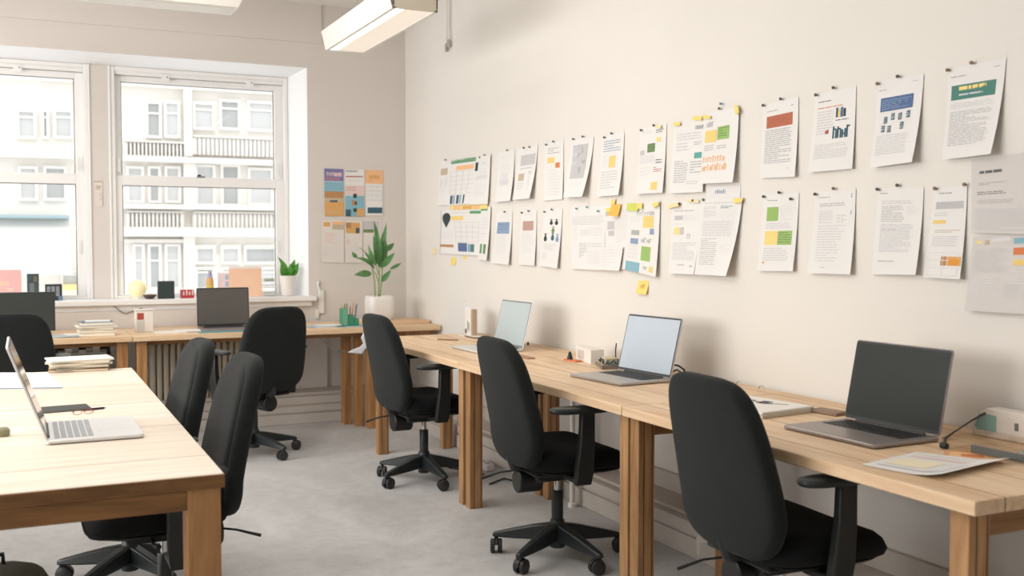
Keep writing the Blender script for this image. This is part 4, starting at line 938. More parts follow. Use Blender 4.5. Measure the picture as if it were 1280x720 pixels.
for (w_, d_, h_, c_, ro, lab) in bk:
    book('book', lab, (bp.x, 7.25, z), w_, d_, h_, c_, R(ro), 'stacked books on the window desk'); z += h_+.0005
t = thing('paper_sheet', 'pale folder lying on top of the blue book', 'paper', (bp.x+.01, 7.26, z), R(-4)); q = MB(); q.box((-.075, -.06, 0), (.075, .06, .006), M_paper); q.build('sheet', t)
p = aZ(84, 412, HD); pile('loose blue and white papers between the monitor and the books', 'paper_pile', 'papers', (p.x-.03, 7.22, HD), [(.19, .16, .004, M_paper, 0, 0, 4, 'sheet'), (.18, .15, .003, mat('pale_blue_paper', 'a9bfca', .8), -.01, -.02, -6, 'sheet'), (.1, .13, .005, M_paper2, .05, .03, 12, 'sheet')], group=None)
# cup with red label
p = aY(180, 412, 7.4); t = thing('carton', 'white carton with a red patch on the desk under the window', 'carton', (p.x, 7.40, HD))
q = MB(); q.box((-.058, -.045, 0), (.058, .045, .145), mat('carton_white', 'e3ddd6', .6)); q.box((-.064, -.05, .145), (.066, .05, .153), mat('carton_white', 'e3ddd6', .6)); q.build('body', t, bevel=.004)
q = MB(); q.box((-.047, -.047, .085), (-.005, -.0445, .13), mat('red_patch', 'a8483f', .6)); q.build('label_patch', t)
q = MB(); q.box((-.05, -.047, .0), (-.0, -.0448, .08), mat('grey_patch', 'c9c5bd', .7)); q.build('side_patch', t)
p = aZ(207, 411, HD); pile('flat white sheets beside the white carton', 'paper_pile', 'papers', (p.x+.05, 7.28, HD), [(.2, .2, .003, M_paper2, -.06, .0, 3, 'sheet'), (.17, .17, .004, M_paper, .06, .02, -5, 'sheet')])
p = aZ(278, 411, HD); t = thing('desk_mat', 'thin teal folder in front of the large window laptop', 'folder', (p.x, 7.135, HD)); q = MB(); q.box((-.2, -.045, 0), (.2, .045, .006), mat('teal_folder', '5f8f96', .6)); q.build('cover', t, bevel=.002)
p = aZ(396, 405, HD); pile('white papers left of the green pen holder', 'paper_pile', 'papers', (p.x, 7.3, HD), [(.24, .2, .003, M_paper, 0, 0, 8, 'sheet'), (.2, .16, .003, mat('pale_blue_paper', 'a9bfca', .8), -.04, -.02, 2, 'sheet'), (.18, .14, .003, M_paper, .03, .02, -6, 'sheet')])
p = aZ(425, 403, HD); t = thing('cutting_mat', 'pale teal mat under the green pen holder', 'mat', (p.x, 7.26, HD)); q = MB(); q.box((-.15, -.11, 0), (.15, .11, .003), M_teal_mat); q.build('sheet', t)
# pen holder
p = aZ(415, 401, HD+.004); t = thing('pen_holder', 'green desk organiser full of pens on the window desk', 'pen holder', (p.x, 7.30, HD+.0035))
Mg = mat('green_plastic', '3f8a6a', .35); Mg2 = mat('clear_green_plastic', '6fae94', .3)
q = MB(); q.box((-.062, -.04, 0), (.062, .04, .004), Mg)
for (a, b, h_) in ((-.062, -.02, .125), (-.02, .025, .075), (.025, .062, .05)):
    q.box((a, -.04, 0), (a+.003, .04, h_), Mg); q.box((b-.003, -.04, 0), (b, .04, h_), Mg); q.box((a, -.04, 0), (b, -.037, h_), Mg2 if h_ > .1 else Mg); q.box((a, .037, 0), (b, .04, h_), Mg)
q.build('tray', t, bevel=.001)
for i, (x, y, tx, tz, c) in enumerate(((-.05, .0, -.055, .15, 'c9b24a'), (-.035, .01, -.03, .16, '6c7a3e'), (-.01, 0, -.018, .165, '3f6b55'), (.005, .01, .012, .14, 'b5503f'), (.01, -.01, .03, .17, 'c97b4a'), (.04, 0, .05, .15, '8e9aa5'), (.045, .01, .062, .16, '6f7c8f'))):
    q = MB(); q.tube([(x, y, .006), (tx, y, tz-.012), (tx+(tx-x)*.05, y, tz)], [.004, .004, .001], mat('pen_'+c, c, .5), 8); o = q.build('pen'); o.location = t.location
    tag(o, {0: 'yellow pen standing leftmost in the green organiser', 1: 'olive pen in the left slot of the green organiser', 2: 'dark green pen standing tallest by the left slot of the organiser', 3: 'red pen in the middle slot of the green organiser', 4: 'orange pencil leaning right in the green organiser', 5: 'grey pen at the right of the green organiser', 6: 'slate pen leaning farthest right in the green organiser'}[i], 'pen', 'pens in the green organiser')
# white trunking on the wall right of the window
p = aY(398, 395, YF); q = MB(); q.box((-.03, -.02, .02), (.012, 0, .2), M_white); q.box((-.055, -.02, -.02), (-.03, 0, .05), M_white); q.tube([(-.02, -.012, .2), (-.035, -.012, .235), (-.03, -.012, .27)], .01, M_white, 8)
o = q.build('cable_cover', bevel=.003); o.location = (p.x+.03, YF, p.z); tag(o, 'white cable cover on wall at the right end of the sill', 'cable cover')
# board and tall plant
p0 = aZ(441, 400.5, HD)
q = MB(); q.box((0, 0, 0), (2.765-p0.x, .36, .022), M_desk_x); o = q.build('wooden_board', bevel=.003); o.location = (p0.x, 7.27, HD+.0005); tag(o, 'thin pine board lying on the corner of the window desk', 'board')
PY = 7.45
p = aY(474.5, 400, PY); t = thing('potted_plant', 'tall leafy plant in a white pot in the room corner', 'plant', (p.x, PY, HD+.023)); pl = Vector(t.location)
q = MB(); q.lathe([(.082, 0), (.09, .006), (.098, .06), (.099, .15), (.094, .175), (.088, .182), (.08, .18), (.078, .165), (.003, .165)], m=M_ceramic, seg=36, sq=5); q.build('pot', t, sharp=50)
q = MB(); q.lathe([(.078, .160), (.003, .17)], m=M_soil, sq=5); q.build('soil', t)
def pp(px, py, dy=0): return aY(px, py, PY+dy)-pl
for pts in ([(469, 371), (468, 350), (465, 335), (462, 322)], [(473, 371), (474, 350), (474, 335), (476, 315)], [(475, 371), (477, 350), (478, 335), (480, 318)], [(474, 355), (470, 343), (465, 336)], [(478, 350), (482, 343), (488, 337)], [(474, 345), (468, 325), (449, 309)]):
    q = MB(); q.tube([pp(*a) for a in pts], [.006, .005, .004, .003][:len(pts)] if len(pts) == 4 else [.004, .0035, .0025], M_stem, 8); q.build('stem', t)
q = MB()
for (b_, t_, w_, ro, dr, dy) in (((464, 342), (441, 343), .027, .1, .03, -.03), ((468, 336), (442, 320), .024, .7, .12, -.02), ((446, 322), (440, 314), .016, -.4, .1, 0), ((473, 312), (467, 274), .02, .3, .05, 0), ((477, 322), (485, 277), .022, -.3, .06, .03), ((472, 330), (464, 292), .023, .2, .04, -.05), ((475, 334), (472, 288), .025, -.2, .05, -.02), ((477, 336), (480, 296), .024, .5, .05, .04), ((476, 334), (491, 315), .026, .2, .05, -.05), ((480, 313), (494, 303), .024, .6, .08, .02), ((477, 352), (487, 337), .022, .0, .05, -.04), ((488, 336), (502, 328), .014, .4, .06, 0), ((470, 332), (463, 305), .02, -.6, .05, .05), ((478, 332), (486, 300), .022, .2, .05, .06), ((473, 334), (469, 300), .022, .9, .05, -.06), ((466, 330), (455, 312), .012, .2, .06, .02)):
    leaf(q, pp(*b_), pp(*t_)+Vector((0, dy, 0)), w_, dr, ro, M_leaf, 9)
q.build('foliage', t)
# power adapter hanging by its lead from the window desk
p = aY(447, 428, 6.99); t = thing('power_adapter', 'white power adapter hanging on its lead by the corner desk legs', 'adapter', p)
q = MB(); q.prism([(.07, 0, .10), (.085, 0, .06), (.06, 0, .03), (.08, 0, -.02), (.03, 0, -.085), (-.03, 0, -.075), (-.07, 0, -.07), (-.03, 0, -.05), (.02, 0, -.035), (.045, 0, -.015), (.03, 0, .03), (.05, 0, .07)], (0, .022, 0), mat('pale_blue_white', 'dfe3e8', .5)); q.build('body', t, bevel=.004)
q = MB(); q.tube([(-.06, .01, -.068), (-.12, .01, -.06), (-.18, .02, -.03), (-.24, .04, .0), (-.27, .06, .035)], .004, mat('cable_grey', '6d675f', .5), 8); q.build('lead', t)
# radiator below the right window
x0 = aY(186, 450, 7.68).x; x1 = aY(300, 450, 7.68).x
t = thing('radiator', 'cream column radiator under the right window, behind the desk', 'radiator', ((x0+x1)/2, 7.69, .16)); n_ = 14; Mr = mat('radiator_cream', 'c4bba9', .5)
for k in range(n_):
    xx = (x0-x1)/2+(x1-x0)*(k+.5)/n_
    q = MB(); q.pillow(sell(.055, .235, 8), [(.01, .018), (.85, .018), (1, .008), (1, -.008), (.85, -.018), (.01, -.018)], lambda p_, q_, t_: Vector((xx+t_, p_, q_+.245+.0)), Mr, 32); q.build('column', t, sharp=60)
q = MB(); q.cyl(((x0-x1)/2, 0, .06), ((x1-x0)/2, 0, .06), .014, None, Mr, 10); q.cyl(((x0-x1)/2, 0, .44), ((x1-x0)/2, 0, .44), .014, None, Mr, 10); q.build('header_pipe', t)
q = MB(); q.box(((x0-x1)/2+.05, -.02, .066), ((x0-x1)/2+.09, .02, .01), Mr); q.box(((x1-x0)/2-.09, -.02, .066), ((x1-x0)/2-.05, .02, .01), Mr); q.build('foot', t)
# cable tray with clutter under the left window desk
p0 = aY(72, 440, 7.55); p1 = aY(143, 440, 7.55)
t = thing('cable_tray', 'dark cable tray with pale plugs under the left window desk', 'cable tray', ((p0.x+p1.x)/2-.03, 7.45, .595)); hw = (p1.x-p0.x)/2
q = MB(); q.box((-hw, -.06, 0), (hw, .06, .004), M_black); q.box((-hw, .056, 0), (hw, .06, .104), M_black); q.box((-hw, -.06, 0), (hw, -.056, .02), M_metal)
for sx in (-1, 1): q.box((sx*hw*.9-.01, -.06, 0), (sx*hw*.9+.01, -.05, .104), M_black); q.box((sx*hw*.9-.01, -.06, .1), (sx*hw*.9+.01, .06, .104), M_black)
q.build('trough', t)
for k in range(7):
    xx = -hw+.05+k*(2*hw-.1)/6; q = MB(); q.box((xx-.022, -.03, .004), (xx+.022, .01, .035+.012*(k % 3)), M_white if k % 2 else M_metal); q.build('plug', t, bevel=.003)
t = thing('modesty_panel', 'dark panel standing under the left window desk', 'panel', ((p0.x+p1.x)/2, 7.52, 0)); q = MB(); q.box((-hw, 0, .0), (hw, .02, .56), mat('dark_panel', '6f6455', .7)); q.build('board', t, bevel=.002)

q = MB(); q.tube([aY(*a, 7.79) for a in ((137, 378), (143, 383), (150, 389), (157, 392), (166, 389), (178, 385))], .0035, mat('cable_grey', '6d675f', .5), 6); o = recenter(q.build('hanging_cable')); tag(o, 'thin grey cable looping below the sill under the window pier', 'cable')
# ------------------------------------------------------------------ things on the right-hand desks
def on(px, py, z=HD): return aZ(px, py, z)
# framed white card / stand at the far end
p = on(570, 419); t = thing('brochure_holder', 'white holder with brown side panel by the far laptop', 'holder', (p.x+.06, p.y-.12, HD), R(-6))
q = MB(); q.box((-.01, -.02, 0), (.0, .12, .18), mat('holder_white', 'e9e7e4', .4)); q.box((-.012, -.055, 0), (.02, -.02, .178), mat('holder_brown', 'b6a08b', .5)); q.box((-.06, -.02, 0), (0, .12, .006), M_white); q.build('panel', t, bevel=.002)
q = MB(); q.tube([(-.006, .03, .18), (-.006, .09, .185), (-.006, .115, .2), (-.006, .12, .225), (-.006, .1, .24), (-.006, .085, .225)], .004, M_white, 8); q.build('hook', t)
q = MB(); q.cyl((-.0145, .085, .028), (-.009, .085, .028), .017, None, M_metal, 16); q.build('knob', t)
q = MB(); q.box((-.013, .02, .03), (-.0095, .028, .09), M_metal); q.box((-.013, .05, .04), (-.0095, .055, .1), M_metal); q.build('print', t)
def pen(label, pa, pb, c, r=.004, z=HD, tipc=None):
    a = on(*pa); b = on(*pb); t = thing('pen', label, 'pen', ((a.x+b.x)/2, (a.y+b.y)/2, z+r), math.atan2(b.y-a.y, b.x-a.x)); L = (b-a).length/2
    q = MB(); q.tube([(-L, 0, 0), (-L+.002, 0, 0), (L*.8, 0, 0), (L*.86, 0, 0)], [r*.6, r, r, r*.8], mat('pen_'+c, c, .5), 10); q.build('barrel', t)
    q = MB(); q.tube([(L*.86, 0, 0), (L, 0, 0)], [r*.75, r*.2], mat('pen_'+(tipc or c), tipc or c, .5), 10); q.build('tip', t)
pen('thin brown pencil on the far end of the far right-hand desk', (547, 425), (574, 426), '8b5f3e', .004)
p = on(598, 419); q = MB(); q.box((-.04, -.1, 0), (.04, .1, .006), mat('pen_6d5a48', '6d5a48', .6)); q.box((-.03, -.09, .006), (.035, .09, .009), M_paper2); o = q.build('notebook', bevel=.001); o.location = (2.6, p.y-.12, HD); tag(o, 'thin brown notebook behind the far laptop', 'notebook')
# glass jar of clips
p = on(656, 431); t = thing('wire_tangle', 'dark coiled cable lump beside the far laptop screen', 'cable', (2.63, p.y-.02, HD))
for k in range(5):
    A = Matrix.Rotation(k*.7, 4, 'Z') @ Matrix.Rotation(1.2+.2*k, 4, 'X'); q = MB()
    q.tube([A @ Vector((.032*math.cos(2*PI*i/18), .042*math.sin(2*PI*i/18), 0))+Vector((.004*k-.01, .006*k-.01, .043)) for i in range(18)], .0042, mat('dark_teal_cable', '26383a', .4), 6, True); q.build('coil', t)
q = MB(); q.box((-.03, -.03, 0), (.02, .03, .03), mat('adapter_dark', '2d3a3c', .4)); q.build('adapter', t, bevel=.004)
p = on(682, 430); q = MB(); q.lathe([(.006, 0), (.006, .012), (.003, .02)], m=M_black, seg=10); o = q.build('desk_stud'); o.location = (2.68, p.y-.02, HD); tag(o, 'tiny black stud by the wall beyond the coiled cable', 'stud')
p = on(655, 447); q = MB(); q.box((-.02, -.085, 0), (.025, .085, .008), mat('red_brown_case', 'a97b62', .5)); o = q.build('pencil_case', bevel=.004); o.location = (p.x, p.y, HD); tag(o, 'flat reddish-brown case at the desk joint behind chair', 'case')
# white carton with orange strip
p = on(735, 447); t = thing('carton', 'white carton on the middle right-hand desk, orange strip before it', 'carton', (2.60, p.y-.12, HD), R(-12))
q = MB(); q.box((-.035, -.16, 0), (.035, .085, .068), mat('white_card', 'ece5de', .6)); q.box((-.037, -.16, .068), (.037, .087, .071), mat('white_card', 'ece5de', .6)); q.build('body', t, bevel=.002)
q = MB(); q.box((-.0365, -.05, .012), (-.0345, .06, .056), mat('carton_window', 'cfc6c2', .5)); q.build('window_patch', t)
p = on(727, 451); t = thing('sharpener', 'orange strip with a little black cone before the white carton', 'stationery', (p.x-.05, p.y+.01, HD), R(5)); q = MB(); q.box((-.02, -.06, 0), (.02, .05, .008), mat('orange_strip', 'd9784a', .5)); q.build('strip', t, bevel=.001)
q = MB(); q.lathe([(.016, .008), (.012, .025), (.006, .045), (.004, .047)], (0, .02, 0), M_black, 14); q.build('cone', t)
# clutter of cables and a small tray behind the middle laptop
p = on(757, 458); t = thing('accessory_tray', 'small tray of blue and yellow cables left of the pale blue laptop', 'tray', (p.x+.0, p.y-.03, HD), R(-20))
q = MB(); q.box((-.05, -.09, 0), (.05, .09, .018), mat('tray_grey', '77706a', .4)); q.box((-.045, -.085, .018), (.045, .085, .02), mat('tray_inner', 'b5a88c', .6)); q.build('base', t, bevel=.004)
for i, (c, ph, rr) in enumerate((('4f6f86', 0, .03), ('2f3436', 1, .034), ('c9b877', 2, .03), ('3a3d3e', 3, .036), ('87a9c9', 4, .024))):
    q = MB(); q.tube([(rr*math.cos(2*PI*k/16)*(1+.2*math.sin(3*k+ph)), -.055+.028*i+rr*1.2*math.sin(2*PI*k/16), .03+.012*math.sin(2*k+ph)) for k in range(16)], .004, mat('cable_'+c, c, .5), 6, True); q.build('cable', t)
q = MB(); q.box((-.03, -.06, .02), (.03, .03, .05), mat('adapter_beige', 'c8bb98', .5)); q.build('adapter', t, bevel=.004)
q = MB(); q.tube([(.03, -.02, .04), (.04, .03, .05), (.045, .06, .075), (.05, .065, .11)], .003, M_black, 6); q.build('wire', t)
# cable loop right of the middle laptop
q = MB(); pts = [aX(*a, 2.62) for a in ((836, 462), (840, 456), (848, 457), (855, 462), (857, 470))]; pts2 = [aX(*a, 2.66) for a in ((838, 466), (846, 462), (852, 466), (852, 474))]
q.tube(pts, .0045, M_black, 8); q.tube(pts2, .004, M_black, 8); o = recenter(q.build('charging_cable')); tag(o, 'black cable loops behind the pale blue laptop', 'cable')
# sketchbook pile on the nearest desk
p = on(985, 519); t = thing('sketchbook', 'open white sketchbook with dark ink drawing beside the black-screened laptop', 'book', (2.38, p.y+.15, HD), R(8))
q = MB(); q.box((-.14, -.16, 0), (.13, .2, .012), mat('sketch_cover', 'cfc5b6', .7)); q.build('cover', t, bevel=.002)
q = MB(); q.box((-.135, -.155, .012), (.125, .195, .022), mat('page_white', 'f0ece6', .85)); q.build('pages', t, bevel=.003)
q = MB()
for (x, y, lx, ly, ro) in ((.02, -.02, .03, .004, .4), (.03, .02, .05, .005, -.3), (.0, .05, .03, .008, .2), (.05, .0, .02, .02, .1), (.045, -.05, .045, .004, .6), (-.05, .03, .05, .003, .1), (-.03, .09, .03, .003, -.4), (.02, .08, .04, .006, .9)):
    A = Matrix.Translation((x, y, .0222)) @ Matrix.Rotation(ro+1.57, 4, 'Z'); q.box((-lx, -ly, 0), (lx, ly, .0004), mat('ink_drawing', '4a4c4d', .8), A)
q.build('drawing', t)
pen('dark pen with orange end behind the sketchbook', (978, 507), (1016, 511), '4a4038', .006, HD, 'c96f3a')
p = on(1033, 521); q = MB(); q.box((-.035, -.06, 0), (.035, .06, .012), mat('brown_wallet', '8c735e', .6)); o = q.build('wallet', bevel=.003); o.location = (2.55, p.y+.05, HD); o.rotation_euler.z = R(10); tag(o, 'small brown case peeping out left of the black-screened laptop', 'case')
for i in range(2):
    q = MB(); q.tube([aX(*a, 2.72) for a in ((920+i*28, 484+i*6), (922+i*28, 480+i*6), (926+i*28, 480+i*6), (927+i*28, 485+i*6))], .0015, M_metal, 6)
    o = recenter(q.build('wire_clip')); o.location.z = HD; tag(o, ('thin wire clip at the back of the nearest desk, just right of chair top', 'thin wire clip at the back of the nearest desk, closer to black-screened laptop')[i], 'clip')
# printed sheet near the front edge
def flat_sheet(px, label, z, prints, base=M_paper, curl=0):
    w4 = [on(*a, z) for a in px]; c = sum(w4, Vector())/4; q = MB(); n = 8
    def P(u, v, e=0):
        a, b, cc, d = w4; r_ = (a*(1-u)+b*u)*(1-v)+(d*(1-u)+cc*u)*v - c
        return Vector((r_.x, r_.y, e + curl*max(0, u-.6)**2))
    def qd(u0, v0, u1, v1, m, e):
        k = 6; vs = [P(u0+(u1-u0)*i/k, v0+(v1-v0)*j/k, e) for j in range(k+1) for i in range(k+1)]
        q.add(vs, [(j*(k+1)+i, j*(k+1)+i+1, (j+1)*(k+1)+i+1, (j+1)*(k+1)+i) for j in range(k) for i in range(k)], m)
    qd(0, 0, 1, 1, base, .0008)
    for k_, (u0, v0, u1, v1, c_) in enumerate(prints): qd(u0, v0, u1, v1, ink(c_), .0012+.0003*k_)
    o = q.build('printed_sheet', sharp=80); o.location = (c.x, c.y, z); tag(o, label, 'paper'); return o
flat_sheet([(1146, 565), (1262, 579), (1176, 600), (1075, 581)], 'printed white sheet curling up near the front of the nearest desk', HD+.001, [(.1,.1,.75,.16,'ll'), (.1,.22,.75,.3,'pk'), (.12,.4,.6,.75,'yq'), (.65,.4,.85,.8,'ll'), (.1,.82,.8,.86,'ll')], curl=.09)
flat_sheet([(1180, 563), (1250, 566), (1254, 579), (1180, 572)], 'orange printed sheet half under the curling white sheet', HD+.0005, [(.1,.2,.9,.8,'op'), (.3,.4,.7,.7,'to')], base=mat('orange_paper', 'e0a674', .8))
# white box with teal patch, and clear tray
p = on(1243, 541); t = thing('white_box', 'long white box with teal patch behind the clear tray', 'box', (2.715, 2.12, HD), R(3))
q = MB(); q.prism([(-.03, .16, 0), (-.03, .165, .05), (-.03, .11, .09), (-.03, -.12, .085), (-.03, -.13, 0)], (.06, 0, 0), mat('white_card2', 'e9e1d8', .5)); q.build('body', t, bevel=.003)
q = MB(); q.prism([(-.0315, .15, .03), (-.0315, .135, .07), (-.0315, .115, .072), (-.0315, .075, .07), (-.0315, .075, .02), (-.0315, .14, .02)], (.001, 0, 0), mat('teal_patch', '8fb3ae', .5)); q.build('label_patch', t)
q = MB(); q.box((-.032, .0, .035), (-.03, .012, .058), M_metal); q.build('slot', t); q = MB(); q.box((-.032, -.07, .035), (-.03, -.06, .055), M_metal); q.build('slot', t); q = MB(); q.box((-.02, -.16, .02), (.02, -.13, .08), M_black); q.build('plug', t, bevel=.004)
p = on(1232, 556); t = thing('clear_tray', 'clear plastic tray with dark rim on the nearest right-hand desk', 'tray', (2.52, 2.045, HD), R(4))
Mc = glass_mat('clear_plastic', (.95, .93, .9, 1), .10)
q = MB(); q.box((-.10, -.15, .0), (.10, .12, .004), Mc); q.box((-.10, -.15, .004), (-.097, .12, .035), Mc); q.box((.097, -.15, .004), (.10, .12, .035), Mc); q.box((-.097, .117, .004), (.097, .12, .035), Mc); q.build('shell', t)
q = MB(); q.tube([(-.10, .11, .012), (-.09, .115, .03), (-.04, .12, .045), (.03, .12, .07), (.08, .11, .09)], [.006, .004, .0025, .0025, .004], M_black, 8); q.cyl((-.102, .10, .01), (-.102, .12, .01), .009, None, M_black, 10); q.build('wire_rim', t)
q = MB(); q.box((-.104, -.15, .006), (-.099, .02, .028), mat('smoked_strip', '5f6260', .3)); q.build('edge_strip', t)
q = MB(); q.lathe([(.03, .006), (.034, .012), (.026, .018), (.005, .02)], (.02, -.09, 0), mat('teal_lens', '7fa7a8', .2), 20); q.build('teal_disc', t)

# ------------------------------------------------------------------ things under the right-hand desks
p = aZ(889, 704, 0); t = thing('detergent_bottle', 'white bottle with green label on the floor under the nearest desk', 'bottle', (p.x+.03, p.y+.04, 0), R(20))
q = MB(); q.lathe([(.05, 0), (.056, .01), (.058, .09), (.045, .13), (.02, .15), (.02, .165)], m=mat('milky_plastic', 'd9d6cf', .4), sq=3); q.build('body', t, sharp=50)
q = MB(); q.box((-.03, -.06, .03), (.03, -.0565, .1), mat('green_label', '6f8f63', .6)); q.build('label_patch', t)
q = MB(); q.lathe([(.022, .165), (.022, .185), (.018, .19)], m=M_white); q.build('cap', t)
p = aZ(900, 712, 0); q = MB(); q.box((-.03, -.08, 0), (.03, .08, .13), mat('pale_card', 'ddd3c8', .7)); o = q.build('carton', bevel=.002); o.location = (p.x+.09, p.y-.04, 0); o.rotation_euler.z = R(12); tag(o, 'pale carton beside the green-labelled bottle on the floor', 'carton')
p = aZ(664, 612, 0); t = thing('paper_bag', 'crumpled white bag on the floor under the middle desk', 'bag', (p.x+.02, p.y+.05, 0))
q = MB(); q.pillow(sell(.085, .085, 2.6), [(.01, .0), (.9, .0), (1, .02), (1.0, .08), (.85, .15), (.55, .19), (.35, .2), (.01, .2)], lambda a, b, h: Vector((a+.012*math.sin(9*h+4*b*20), b+.01*math.sin(40*a), h)), mat('bag_white', 'dfdad3', .7), 28); q.build('body', t)
q = MB(); q.tube([(-.03, 0, .19), (-.02, .01, .24), (.02, .01, .24), (.03, 0, .19)], .004, M_white, 6); q.build('handle', t)
p = aZ(727, 632, 0); t = thing('pipe', 'white upright pipe against the wall under the middle desk', 'pipe', (2.50, p.y, 0)); q = MB(); q.cyl((0, 0, 0), (0, 0, .60), .014, None, mat('pipe_white', 'dcd9d2', .4), 14); q.build('tube', t)
q = MB(); q.lathe([(.022, 0), (.022, .02), (.014, .024)], m=M_white); q.lathe([(.02, .2), (.02, .23)], m=M_white); q.build('collar', t)
q = MB(); q.tube([aZ(*a, .006) for a in ((612, 605), (630, 598), (655, 604), (688, 600), (712, 606), (738, 600))], .005, M_black, 8); o = recenter(q.build('floor_cable')); tag(o, 'black cable lying on the floor under the middle desk', 'cable')
q = MB(); q.tube([aZ(*a, .006) for a in ((561, 584), (575, 586), (592, 590), (604, 593))], .007, M_black, 8); o = recenter(q.build('floor_cable')); tag(o, 'black cable on the floor behind the far chair base', 'cable')
p = aZ(620, 573, 0); t = thing('power_strip', 'small white power strip on the plinth under the far desk', 'power strip', (2.46, 5.6, 0), R(90)); q = MB(); q.box((-.12, -.025, 0), (.12, .025, .04), M_white); q.build('body', t, bevel=.004)
for k in range(3):
    q = MB(); q.cyl((-.07+.07*k, 0, .04), (-.07+.07*k, 0, .0405), .018, None, M_metal, 14); q.build('socket', t)

# ------------------------------------------------------------------ things on the left table
sp = aZ(97, 463, HD)
stk = [(.26, .18, .011, 'c9a777', -6, 'tan notebook at the bottom of the stack on the left table'), (.23, .17, .007, '5c5346', 8, 'thin dark notebook, second from bottom of the left table stack'), (.26, .18, .010, 'd9cdb9', -4, 'cream booklet in the lower middle of the left table stack'), (.27, .19, .009, 'e6ddcb', 5, 'pale booklet in the upper middle of the left table stack'), (.28, .19, .009, 'e0d6c6', -8, 'pale booklet, second from top of the left table stack'), (.28, .2, .007, 'ece6dc', 6, 'white-covered booklet on top of the left table stack')]
z = HD+.0004
for (w_, d_, h_, c_, ro, lab) in stk:
    book('booklet', lab, (sp.x+.01, sp.y+.03, z), w_, d_, h_, c_, R(ro), 'stacked booklets on the left table'); z += h_+.0005
def sheet_on(label, px, z=HD+.0005, base=M_paper, name='paper_sheet'):
    w4 = [aZ(*a, z) for a in px]; c = sum(w4, Vector())/4; q = MB(); q.prism([(v.x-c.x, v.y-c.y, 0) for v in w4], (0, 0, .0015), base); o = q.build(name); o.location = c; tag(o, label, 'paper')
sheet_on('white sheet with blue edge at the left of the large table', [(-20, 466), (60, 466), (78, 484), (-20, 486)])
q = MB(); a = aZ(-20, 486.5, HD+.003); b = aZ(78, 485, HD+.003); q.tube([a, b], .0025, mat('blue_edge', '8794b5', .5), 8); o = recenter(q.build('ruler')); o.location.z = HD+.0021; tag(o, 'thin blue rod along the edge of the white sheet', 'ruler')
# dark tablet and pens beyond the laptop
a = aZ(50, 517, HD); b = aZ(110, 509, HD)
t = thing('tablet', 'dark slim tablet lying just beyond the silver laptop', 'tablet', ((a.x+b.x)/2, (a.y+b.y)/2+.02, HD), R(6)); q = MB(); q.box((-.1, -.06, 0), (.085, .06, .007), mat('tablet_grey', '5c5d5a', .5)); q.build('body', t, bevel=.003); q = MB(); q.box((-.095, -.055, .007), (.08, .055, .0078), M_screen_off); q.build('screen', t)
pen('black pen pointing right beside the dark tablet', (104, 514), (132, 511), '2e2f31', .004)
t = thing('eyeglasses', 'small red-framed glasses beyond the silver laptop', 'glasses', aZ(104, 518, HD+.0005), R(10)); t.scale = (.62, .62, .45)
for sx in (-1, 1):
    q = MB(); q.tube([(sx*.03+.024*math.cos(2*PI*k/16), 0, .02+.018*math.sin(2*PI*k/16)) for k in range(16)], .002, mat('red_frame', '9c5148', .4), 6, True); q.build('rim', t)
    q = MB(); q.tube([(sx*.054, 0, .025), (sx*.056, .04, .025), (sx*.03, .07, .01)], .0017, mat('red_frame', '9c5148', .4), 6); q.build('temple', t)
q = MB(); q.tube([(-.007, 0, .024), (0, 0, .027), (.007, 0, .024)], .0017, mat('red_frame', '9c5148', .4), 6); q.build('bridge', t)
p = aZ(3, 545, HD); q = MB(); q.lathe([(.02, 0), (.022, .004), (.022, .02), (.016, .026), (.003, .027)], m=mat('olive_rubber', '87846a', .7)); o = q.build('eraser'); o.location = (p.x, p.y, HD); tag(o, 'small olive puck at the left edge of the large table', 'eraser')
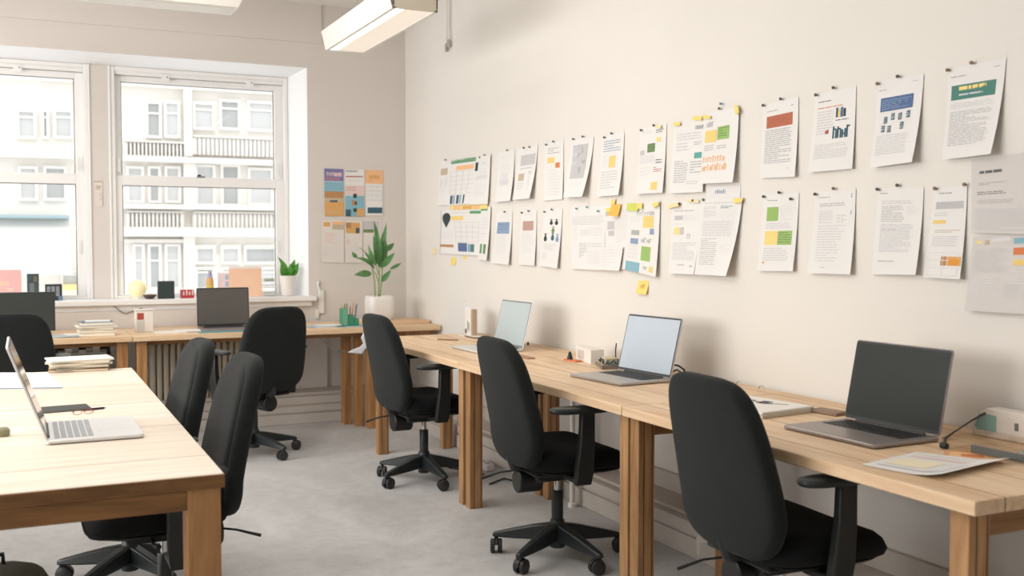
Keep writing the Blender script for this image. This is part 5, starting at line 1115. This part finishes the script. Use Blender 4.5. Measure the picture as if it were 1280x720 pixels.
# rucksack under the table
p = aZ(55, 715, .30)
t = thing('backpack', 'dark grey backpack slumped under the large left table', 'backpack', (-.10, 3.40, 0), R(20)); Mb = mat('bag_grey', '5a594f', .9, bump=.5, bscale=300)
q = MB(); q.pillow(sell(.17, .13, 3), [(.01, 0), (.9, 0), (1, .03), (1, .2), (.93, .3), (.75, .355), (.45, .375), (.01, .38)], lambda a, b, h: Vector((a, b-.06*h, h)), Mb, 40); q.build('body', t, sharp=70)
q = MB(); q.pillow(sell(.12, .05, 3), [(.01, 0.02), (.9, .02), (1, .04), (1, .15), (.9, .2), (.01, .21)], lambda a, b, h: Vector((a, b-.13, h)), Mb, 32); q.build('front_pocket', t, sharp=70)
q = MB(); q.tube([(-.03, 0, .37), (-.025, -.01, .41), (.025, -.01, .41), (.03, 0, .37)], .007, M_black, 8); q.build('grab_handle', t)

# ------------------------------------------------------------------ light
def area(name, loc, rot, sx, sy, power, col=(1, 1, 1)):
    l = bpy.data.lights.new(name, 'AREA'); l.shape = 'RECTANGLE'; l.size = sx; l.size_y = sy; l.energy = power; l.color = col
    o = bpy.data.objects.new(name, l); C.objects.link(o); o.location = loc; o.rotation_euler = rot; return o
area('window_light_left', (XL+.06, 4.4, 1.75), (0, R(-90), 0), 1.6, 4.6, 165, (1, .99, .97))       # big windows on the unseen left side
area('ceiling_fill', (-.6, 3.8, ZC-.05), (0, 0, 0), 1.6, 4.5, 58, (1, .955, .90))  # broad overhead fill, added to brighten the room; no fixture here
area('ceiling_fill_far', (.9, 5.2, ZC-.05), (0, 0, 0), .3, 1.3, 14, (1, .95, .88))  # smaller added fill near the window end, no lamp hangs here
for (a, b) in ((OX0+.12, g1a), (g0b, g1b)):
    pr = area('sky_portal', ((a+b)/2, YW+.16, 1.78), (R(-90), 0, 0), abs(b-a)+.1, 1.7, 1); pr.data.cycles.is_portal = True
sl = bpy.data.lights.new('sun', 'SUN'); sl.energy = .7; sl.angle = R(2); sl.color = (1, .97, .92)
so = bpy.data.objects.new('sun', sl); C.objects.link(so); so.rotation_euler = (R(48), 0, R(-12))
wd = bpy.data.worlds.new('sky'); bpy.context.scene.world = wd; wd.use_nodes = True
bg = wd.node_tree.nodes['Background']; bg.inputs[0].default_value = (.95, .97, 1, 1); bg.inputs[1].default_value = 1.55

# ------------------------------------------------------------------ camera
cam = bpy.data.cameras.new('camera'); cam.sensor_width = 36; cam.lens = F/1280*36; cam.clip_end = 200
cam.dof.use_dof = True; cam.dof.focus_distance = 4.4; cam.dof.aperture_fstop = 3.2
co = bpy.data.objects.new('camera', cam); C.objects.link(co); co.location = (0, 0, CH); co.rotation_euler = (PI/2-PITCH, 0, -YAW)
bpy.context.scene.camera = co
vs = bpy.context.scene.view_settings
vs.view_transform = 'Standard'; vs.look = 'None'; vs.exposure = 0; vs.gamma = 1
